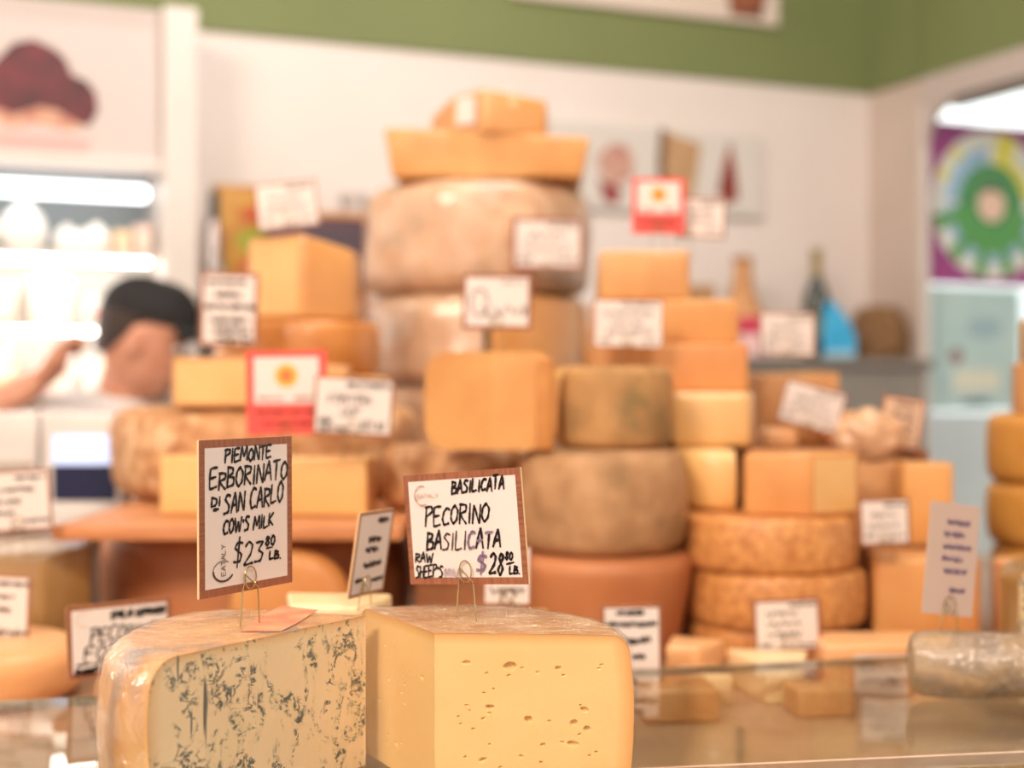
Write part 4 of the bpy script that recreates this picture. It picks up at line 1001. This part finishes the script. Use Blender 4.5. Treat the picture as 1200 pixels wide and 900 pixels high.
# slab flaring upwards and the chunk above it
bm = bmesh.new()
zb_, zt_ = .332, .408
b0 = [(-.170, 2.30), (.095, 2.29), (.10, 2.50), (-.15, 2.50)]; t0_ = [(-.205, 2.285), (-.10, 2.272), (.02, 2.275), (.124, 2.28), (.13, 2.52), (-.19, 2.52)]
b0 = [(-.190, 2.295), (-.10, 2.282), (.02, 2.284), (.116, 2.29), (.12, 2.50), (-.17, 2.50)]
piece('golden_slab', 'wide golden slab flaring upwards on the central tower', [(x, y) for x, y in t0_], zb_, zt_, [0, 0, 0, 0, 0, 0], [M_gold], bev=.006, topz=[.004, -.002, -.008, -.012, -.012, .0])
sl = COL.objects.get('golden_slab') or [o for o in COL.objects if o.name.startswith('golden_slab')][0]
for v in sl.data.vertices:                              # narrower underside
    t = v.co.z/(zt_-zb_)
    if t < .6: v.co.x *= .93+.07*t/.6; v.co.y *= .96
GC = piece('golden_chunk', 'small wrapped golden chunk with a white label crowning the tower', [(-.095, 2.30), (-.045, 2.262), (.055, 2.285), (.06, 2.37), (-.06, 2.40), (-.135, 2.36)], .400, .470, [1, 0, 0, 0, 1, 1], [M_gold, M_tan], bev=.006, topz=[-.003, .002, -.014, -.02, -.004, -.028], wrap=M_film)
a_, b_ = Vector((-.092, 2.2975, EYE+.44)), Vector((-.052, 2.267, EYE+.44)); mid = (a_+b_)/2; e_ = (b_-a_).normalized(); n_ = Vector((e_.y, -e_.x, 0))
bm = box_bm(-.019, .019, -.0008, 0, -.024, .020); mm_ = Matrix((e_, -n_, Vector((0, 0, 1)))).transposed().to_4x4(); mm_.translation = mid+n_*.0035-GC.location
xform(bm, mm_); link('paper_sticker', bm, M_paper, GC, smooth=False)

# ================================================================= left stack
wheel('terracotta_cheese', 'big terracotta wheel under the wooden board at the left', -.345, 1.925, -.33, .200, .150, M_terra, er=.03, bulge=.008, wob=.004)
bm = lathe_bm(wheel_prof(.068, .05, .018, .004), 40, .002, 4); xform(bm, Matrix.Rotation(math.radians(90), 4, 'X') @ Matrix.Translation((0, 0, 0)))
o = link('round_cheese', bm, M_orange, loc=(X(335, 1.62), 1.685, EYE-.33+.069)); props(o, 'round orange cheese standing on edge behind the two front cards', 'cheese')
BRD = empty('wooden_board', (-.335, 1.90, EYE-.179), 'thin wooden board carrying the mottled brown wheel', 'board')
bm = box_bm(-.19, .21, -.28, .38, 0, .018, .005)
link('board', bm, M_wood, BRD)
wheel('mottled_cheese', 'large mottled brown wheel standing on the wooden board', -.358, 2.085, -.160, .218, .128, M_font, er=.03, bulge=.006, wob=.006)
piece('fontina_slab', 'long yellow cut slab lying in front of the mottled brown wheel', [(-.430, 1.735), (-.175, 1.715), (-.17, 1.79), (-.26, 1.845), (-.43, 1.85)], -.160, -.088, [0, 1, 1, 1, 1], [M_pale, M_tan], bev=.005, top=1)
piece('pale_block', 'pale yellow wedge left of the large red card', [(-.452, 1.885), (-.33, 1.865), (-.215, 1.885), (-.22, 1.97), (-.44, 1.975)], -.0315, .036, [1, 1, 0, 0, 0], [M_tan, M_pale], bev=.006, topz=[0, 0, -.012, -.012, 0])
wheel('low_yellow_cheese', 'low yellow wheel peeking out above the Fontina card', -.295, 2.115, -.0315, .115, .043, M_pale, er=.012, wob=.002)
wheel('yellow_cheese', 'yellow wheel under the tall golden block on the left stack', -.318, 2.115, .012, .119, .079, M_goldr, er=.012, bulge=.004, wob=.003)
piece('golden_block', 'tall golden block with sloping shoulders on the left stack', [(-.385, 2.05), (-.295, 2.005), (-.225, 2.05), (-.225, 2.14), (-.31, 2.18), (-.385, 2.15)], .0915, .214, [1, 0, 0, 0, 0, 0], [M_gold, M_pale], bev=.008, shrink=.05, topz=[-.004, 0, -.022, -.02, 0, 0], wrap=M_film)

# ================================================================= centre front
wheel('terracotta_cheese', 'tapering terracotta wheel below the big stone-brown wheel', .113, 1.735, -.33, .112, .128, M_terra, er=.022, taper=.026, wob=.003)
wheel('stone_brown_cheese', 'big stone-brown barrel wheel right of the Pecorino card', .108, 1.735, -.202, .098, .124, M_stone, er=.02, bulge=.007, wob=.004)
wheel('grey_brown_cheese', 'rough grey-brown wheel under the yellow half wheel', -.075, 1.835, -.159, .090, .0808, M_font, er=.02, bulge=.004, wob=.004)
cut_wheel('mossy_cheese', 'mossy brown cheese with a cut side on the stone-brown wheel', .122, 1.745, -.078, .072, .100, -150, 160, M_moss, M_pale, er=.014, bulge=.003, wob=.003)
cut_wheel('yellow_half_cheese', 'golden half wheel with rounded left side, beside the mossy cheese', -.025, 1.685, -.078, .0765, .116, -9, 189, M_goldr, M_gold, er=.026, bulge=.002, wob=.001)
o = COL.objects[-1]
# its cut faces towards the camera: slight convex swelling plate
piece('parmesan_sliver', 'narrow golden sliver with dark stain leaning right on the half wheel', [(.030, 1.662), (.0485, 1.668), (.0485, 1.683), (.03, 1.683)], -.078, .03, [0, 0, 0, 0], [M_goldr], bev=.003)

# ================================================================= right tower
wheel('low_basket_cheese', 'lowest basket-marked wheel of the right pile, partly hidden', .312, 1.757, -.33, .096, .039, M_parm, er=.008, wob=.001)
wheel('basket_cheese', 'thick basket-marked wheel, second from the bottom in the right pile', .325, 1.757, -.291, .108, .068, M_parm, er=.010, bulge=.003, wob=.001)
wheel('basket_cheese', 'topmost basket-marked wheel of the right pile, under two wedges', .317, 1.757, -.2227, .1065, .0647, M_parm, er=.008, bulge=.003, wob=.001)
cut_wheel('pale_wedge', 'pale yellow wedge on the top basket-marked wheel, left of the orange one',   .268, 1.815, -.158, .066, .077, 175, 276, M_pale, M_pale, er=.014, bulge=.003)
piece('orange_wedge', 'orange wedge with a pale rounded right side on the top basket-marked wheel', [(.279, 1.715), (.352, 1.678), (.418, 1.712), (.424, 1.79), (.30, 1.80)], -.158, -.082, [0, 1, 1, 1, 0], [M_orange, M_pale], bev=.006, topz=[-.004, 0, 0, 0, 0])
piece('yellow_block', 'smooth yellow block with a diagonal sheen, second level of the right tower', [(.206, 1.815), (.300, 1.80), (.312, 1.83), (.312, 1.96), (.206, 1.96)], -.0805, -.0105, [0, 0, 0, 0, 0], [M_pale], bev=.009, wrap=M_film)
piece('brown_slab', 'wide orange-brown slab in the middle of the right tower', [(.105, 1.875), (.310, 1.86), (.316, 2.0), (.105, 2.02)], -.0105, .0535, [0, 0, 0, 0], [M_orange], bev=.006)
piece('golden_block', 'golden block directly on the wide orange-brown slab', [(.110, 1.905), (.303, 1.895), (.306, 2.0), (.110, 2.01)], .0535, .113, [0, 0, 0, 0], [M_gold], bev=.005)
piece('golden_block', 'wrapped golden block on top of the right tower', [(.118, 1.915), (.240, 1.91), (.242, 2.0), (.118, 2.0)], .113, .180, [0, 0, 0, 0], [M_gold], bev=.006, wrap=M_film, shrink=.02)

# ================================================================= right back group
piece('boxed_cheese', 'tan block behind the bright tilted card', rect(.362, .478, 2.09, 2.19, .12), -.0905, .016, [0, 0, 0, 0], [M_tan], bev=.004, topz=[-.003, 0, .004, 0])
piece('small_cheese', 'small pale cheese left below the bright tilted card', rect(.352, .40, 1.985, 2.04), -.0905, -.062, [0, 0, 0, 0], [M_softp], bev=.008)
piece('small_cheese', 'pale lump right of the bright tilted card', rect(.455, .525, 2.03, 2.08, .2), -.0905, -.040, [0, 0, 0, 0], [M_softp], bev=.014)
b = bmesh.new(); bmesh.ops.create_icosphere(b, subdivisions=4, radius=1)
for v in b.verts:
    n = noise.noise(v.co*2.2)*.25+noise.noise(v.co*6)*.10
    v.co = Vector((v.co.x*.046, v.co.y*.034, max(v.co.z*.034, -.028)))*(1+n)
bottom = min(v.co.z for v in b.verts)
props(link('wrapped_parcel', b, mat('crumpled_film', S(222, 180, 144), S(198, 150, 112), 20, .4, bump=.8, coat=.4, bscale=30), loc=(X(1024, 1.88), 1.89, EYE-.101-bottom)), 'crumpled film-wrapped parcel under the upright brownish card', 'package')
piece('tan_slab', 'tan block behind the small card, left of the yellow slab', [(.384, 1.885), (.532, 1.87), (.535, 1.95), (.40, 1.95)], -.205, -.101, [0, 0, 0, 0], [M_tan], bev=.005)
piece('yellow_slab', 'bright yellow slab standing on the orange block at the right', [(.495, 1.80), (.556, 1.79), (.562, 1.85), (.50, 1.86)], -.2055, -.100, [0, 0, 0, 0], [M_gold], bev=.004)
piece('orange_block', 'large orange block right of the basket-marked wheels', [(.436, 1.72), (.560, 1.70), (.585, 1.79), (.45, 1.795)], -.33, -.2065, [0, 0, 0, 0], [M_orange], bev=.012)
piece('orange_block', 'pale orange block behind the far right blue wedge', [(.60, 1.66), (.70, 1.66), (.70, 1.78), (.60, 1.78)], -.33, -.215, [0, 0, 0, 0], [M_softp], bev=.008)
# far right tower
wheel('golden_cheese', 'bottom wheel of the far right tower, hidden', .815, 2.02, -.33, .128, .102, M_gold2, er=.014, wob=.002)
wheel('golden_cheese', 'golden wheel second from the bottom in the far right tower', .812, 2.02, -.228, .128, .090, M_gold2, er=.016, bulge=.004, wob=.002)
wheel('golden_cheese', 'golden wheel in the middle of the far right tower', .815, 2.02, -.138, .132, .096, M_gold2, er=.014, bulge=.003, wob=.002)
piece('quarter_cheese', 'brown-sided golden wedge near the top of the far right tower', [(.708, 2.0), (.735, 1.91), (.87, 1.90), (.89, 2.08), (.73, 2.08)], -.042, .030, [0, 1, 0, 0, 0], [M_tan, M_gold2], bev=.005)
piece('golden_block', 'topmost golden block of the far right tower', [(.725, 1.93), (.85, 1.92), (.86, 2.04), (.727, 2.04)], .030, .092, [0, 0, 0, 0], [M_gold2], bev=.006)

# ================================================================= low front items
wheel('peach_round_cheese', 'peach coloured round cheese at the lower left frame edge', -.575, 1.50, -.33, .115, .060, M_softp, er=.02, bulge=.004, wob=.002)
piece('olive_wedge', 'large olive-brown wrapped wedge at the left frame edge', [(-.66, 1.66), (-.545, 1.655), (-.502, 1.70), (-.545, 1.795), (-.70, 1.80)], -.33, -.196, [0, 0, 0, 0, 0], [M_olive], bev=.006, topz=[-.004, -.006, .004, .006, 0], wrap=M_film)
piece('small_cheese', 'small pale cheese under the long region card at the lower left', rect(-.405, -.335, 1.36, 1.42, .2), -.33, -.285, [0, 0, 0, 0], [M_softp], bev=.008)
piece('cream_slab', 'thin cream wedge peeking above the gap of the two front cheeses', [(-.185, 1.185), (-.115, 1.175), (-.105, 1.25), (-.20, 1.26)], -.28, -.184, [0, 0, 0, 0], [M_creamc], bev=.004)
piece('hidden_wedge', 'small wedge hidden behind the smooth yellow wedge', rect(-.035, .035, 1.33, 1.41), -.33, -.222, [0, 0, 0, 0], [M_pale], bev=.004)
piece('white_topped_block', 'block with pale top seen through the glass below the orange block', [(.332, 1.507), (.425, 1.512), (.455, 1.60), (.335, 1.60)], -.33, -.278, [0, 0, 0, 0], [M_softp], bev=.004)
o = COL.objects[-1]
p = empty('product_label', (.390, 1.503, EYE-.328), 'pale pink sticker card before the pale-topped block', 'label')
link('sticker', box_bm(-.028, .028, -.001, 0, 0, .042), M_paper, p, smooth=False); bm = bmesh.new(); ink(bm, scribble(.1, .9, .2, .4, 3)+scribble(.1, .8, .55, .75, 4), .056, .04, .0012, -.0016); xform(bm, Matrix.Translation((0, 0, .02))); link('small_print', bm, M_inkf, p, smooth=False)
piece('cream_wedge', 'cream triangular wedge under the glass right of centre', [(.262, 1.465), (.30, 1.465), (.322, 1.55), (.236, 1.56)], -.33, -.290, [0, 0, 0, 0], [M_creamc], bev=.003, topz=[0, 0, 0, 0])
piece('rosy_block', 'rosy tan block under the glass beside the cream wedge', rect(.278, .338, 1.405, 1.45, .15), -.33, -.302, [0, 0, 0, 0], [M_tan], bev=.004)
piece('orange_wedge', 'pinkish orange wedge between the tall narrow card and the basket-marked wheels', [(.165, 1.53), (.20, 1.52), (.235, 1.57), (.18, 1.60)], -.33, -.282, [0, 0, 0, 0], [M_softp], bev=.005)
piece('orange_wedge', 'tan wedge under the glass right of the smooth yellow wedge', rect(.125, .20, 1.38, 1.45, .1), -.33, -.297, [0, 0, 0, 0], [M_tan], bev=.005)
piece('yellow_block', 'low yellow block under the glass, left of the cream wedge', rect(.180, .225, 1.46, 1.52, .1), -.33, -.300, [0, 0, 0, 0], [M_creamc], bev=.004)
# blue wedge far right, on the glass
cut_wheel('blue_cheese_wedge', 'blue-veined wedge with brown rind at the right frame edge', .590, 1.375, -.28, .112, .103, -12, 193, M_olive, M_bluep, er=.014, wrap=M_film, holes=[[], []], cutres=(40, 30))
# wrapped log
LG = empty('wrapped_log', (.415, 1.262, EYE-.28), 'film-wrapped grey cheese log lying on the glass at the right edge', 'cheese')
prof = [(0, 0), (.012, .001), (.022, .004), (.027, .012), (.029, .03), (.030, .06), (.0275, .10), (.026, .14), (.021, .16), (.008, .168), (0, .17)]
RX = Matrix.Translation((-.062, .01, .0275)) @ Matrix.Rotation(math.radians(-8), 4, 'Z') @ Matrix.Rotation(math.radians(90), 4, 'Y')
bm = lathe_bm(prof, 36, .003, 8); xform(bm, RX); mn = min(v.co.z for v in bm.verts)
link('crust', bm, mat('ashen_crust', S(150, 128, 106), S(196, 160, 112), 22, .55, bump=.5, detail=8, c3=S(112, 98, 86), s3=18), LG)
bm = lathe_bm([(r*1.06, z) for r, z in prof], 36, .005, 9); xform(bm, RX)
link('plastic_wrap', bm, film('log_film', .20, .10, bs=1.0, bscale=110), LG)
LG.location.z -= mn-.001

# ================================================================= things on the back shelf
ST = EYE+.07
def shelf_pt(px, o):
    q = (px-600)/FX; A = CORNER+NW*o; s = (q*A.y-A.x)/(U.x-q*U.y); p = A+U*s; return Vector((p.x, p.y, ST))
p = shelf_pt(957, .16); k = p.y/FX
BT = empty('wine_bottle', p, 'dark green bottle with gold neck on the grey shelf', 'bottle')
M_bot = mat('bottle_glass', S(30, 40, 26), rough=.12, coat=.5)
link('bottle', lathe_bm([(0, 0), (.036, 0), (.039, .006), (.039, .15), (.034, .18), (.018, .215), (.0145, .23), (.0145, .27), (0, .27)], 28), M_bot, BT)
link('neck_foil', lathe_bm([(0, .232), (.0152, .232), (.0155, .29), (.0165, .292), (.0165, .304), (0, .305)], 20), mat('gold_foil', S(160, 140, 84), rough=.35, metal=.4), BT)
link('bottle_label', lathe_bm([(.0394, .05), (.0396, .052), (.0396, .12), (.0394, .122)], 28), mat('olive_label', S(92, 96, 52), rough=.5), BT)
p = shelf_pt(982, .22)
BG = empty('blue_bag', p, 'bright blue pointed bag beside the wine bottle', 'bag')
bm = bmesh.new(); pts = [(-.045, -.02), (.045, -.02), (.04, .02), (-.04, .02)]
rows = []
for z, w, dx in ((0, 1, 0), (.06, 1.02, 0), (.10, .8, -.008), (.14, .42, -.018), (.158, .2, -.024)):
    rows.append([bm.verts.new((x*w+dx, y*w, z)) for x, y in pts])
for i in range(4):
    for j in range(4): bm.faces.new((rows[i][j], rows[i][(j+1) % 4], rows[i+1][(j+1) % 4], rows[i+1][j]))
bm.faces.new(rows[0][::-1]); bm.faces.new(rows[-1]); bmesh.ops.bevel(bm, geom=bm.edges[:], offset=.004, segments=2, affect='EDGES')
link('bag', bm, mat('blue_plastic', S(38, 160, 214), S(60, 176, 224), 20, .3), BG)
link('bag_base_print', box_bm(-.042, .042, -.0235, -.021, .004, .02), mat('pale_blue_print', S(160, 205, 225)), BG, smooth=False)
p = shelf_pt(1030, .13)
props(link('wicker_basket', lathe_bm([(0, 0), (.07, 0), (.086, .03), (.09, .07), (.075, .12), (.05, .15), (0, .155)], 28, .01, 2), mat('brown_wicker', S(150, 112, 74), S(112, 80, 50), 50, .8, bump=.8, bscale=90), loc=p), 'round brown wicker basket in the wall corner', 'basket')
p = shelf_pt(870, .19)
GP = empty('gourd_cheese', p, 'tall tan gourd-shaped hanging cheese behind the right tower', 'cheese')
link('body', lathe_bm([(0, 0), (.05, 0), (.072, .03), (.074, .07), (.06, .115), (.043, .15), (.030, .19), (.024, .23), (.022, .27), (0, .275)], 28, .008, 4), M_tan, GP)
link('neck_cord', lathe_bm([(.022, .255), (.028, .257), (.028, .266), (.022, .268)], 16), M_riser, GP)
p = shelf_pt(824, .20)
props(link('kraft_box', box_bm(-.04, .028, -.03, .03, 0, .19, .004), mat('kraft', S(176, 134, 92), S(160, 118, 78), 12, .7), loc=p), 'brown box behind the right tower, left of the gourd cheese', 'box')
p = shelf_pt(878, .275)
CA = empty('raspberry_carton', p, 'small raspberry and white carton right of the right tower', 'carton')
link('carton', box_bm(-.027, .027, -.02, .02, 0, .105, .002), mat('rosy_white', S(232, 196, 196), rough=.5), CA); link('colour_band', box_bm(-.0275, .0275, -.0205, .0205, .06, .106, .001), mat('raspberry', S(196, 40, 80), rough=.5), CA)
p = shelf_pt(912, .26)
props(link('white_cloth', box_bm(-.06, .04, -.02, .02, 0, .012, .005), M_white, loc=p), 'folded white cloth on the shelf under the pinkish card', 'cloth')
# left of the tower: boxes
p = shelf_pt(288, .16)
YB = empty('patterned_carton', p, 'yellow, red and green carton behind the tilted card', 'carton', rz=WANG)
h_ = Z(219, p.y)-ST; w_ = .085
link('carton', box_bm(-.075, .085, -.03, .04, 0, h_, .003), mat('mustard_print', S(196, 150, 40), S(178, 112, 36), 12, .45), YB)
for (a, b_, c, d_, mm) in ((-.02, .05, .78, .88, 'r'), (-.03, .055, .60, .74, 'g'), (-.02, .06, .46, .58, 'r'), (-.05, .02, .25, .40, 'g'), (-.06, .07, .06, .2, 'r')):
    flat_poly('print', splash((a+b_)/2, h_*(c+d_)/2, (b_-a)/2, h_*(d_-c)/2, seed=a*99), -.0315, mat('print_'+mm, S(190, 84, 40) if mm == 'r' else S(150, 160, 44), rough=.5), YB)
link('dark_spine', box_bm(-.079, -.066, -.031, .03, 0, h_*.96, .002), M_dark, YB)
p = shelf_pt(250, .24)
JR = empty('foil_bag', p, 'silvery crinkled bag against the white post', 'bag')
bm = lathe_bm([(0, 0), (.022, 0), (.024, .05), (.018, .1), (.025, .15), (.019, .22), (.012, .30), (0, .31)], 20, .014, 6)
link('bag', bm, mat('silver_foil', S(190, 180, 178), S(80, 70, 74), 40, .25, metal=.6, bump=.8), JR)
p = shelf_pt(388, .26)
DB = empty('chalk_sign', p, 'dark purple board in an orange wooden frame left of the tower', 'board', rz=WANG)
h_ = Z(251, p.y)-ST
link('panel', box_bm(-.15, .085, .0, .012, 0, h_-.005), mat('slate_purple', S(66, 60, 68), S(110, 72, 86), 6, .6), DB, smooth=False)
link('frame_side', box_bm(.082, .093, -.006, .018, 0, h_, .002), M_orange, DB); link('frame_top', box_bm(-.15, .093, -.006, .018, h_-.008, h_+.004, .002), M_orange, DB)
p = shelf_pt(415, .10)
props(link('beige_jar', lathe_bm([(0, 0), (.03, 0), (.032, .02), (.032, .36), (.03, .365), (.036, .37), (.036, .395), (0, .395)], 20), M_cream, loc=p), 'tall beige canister with a lid left of the tower', 'jar')
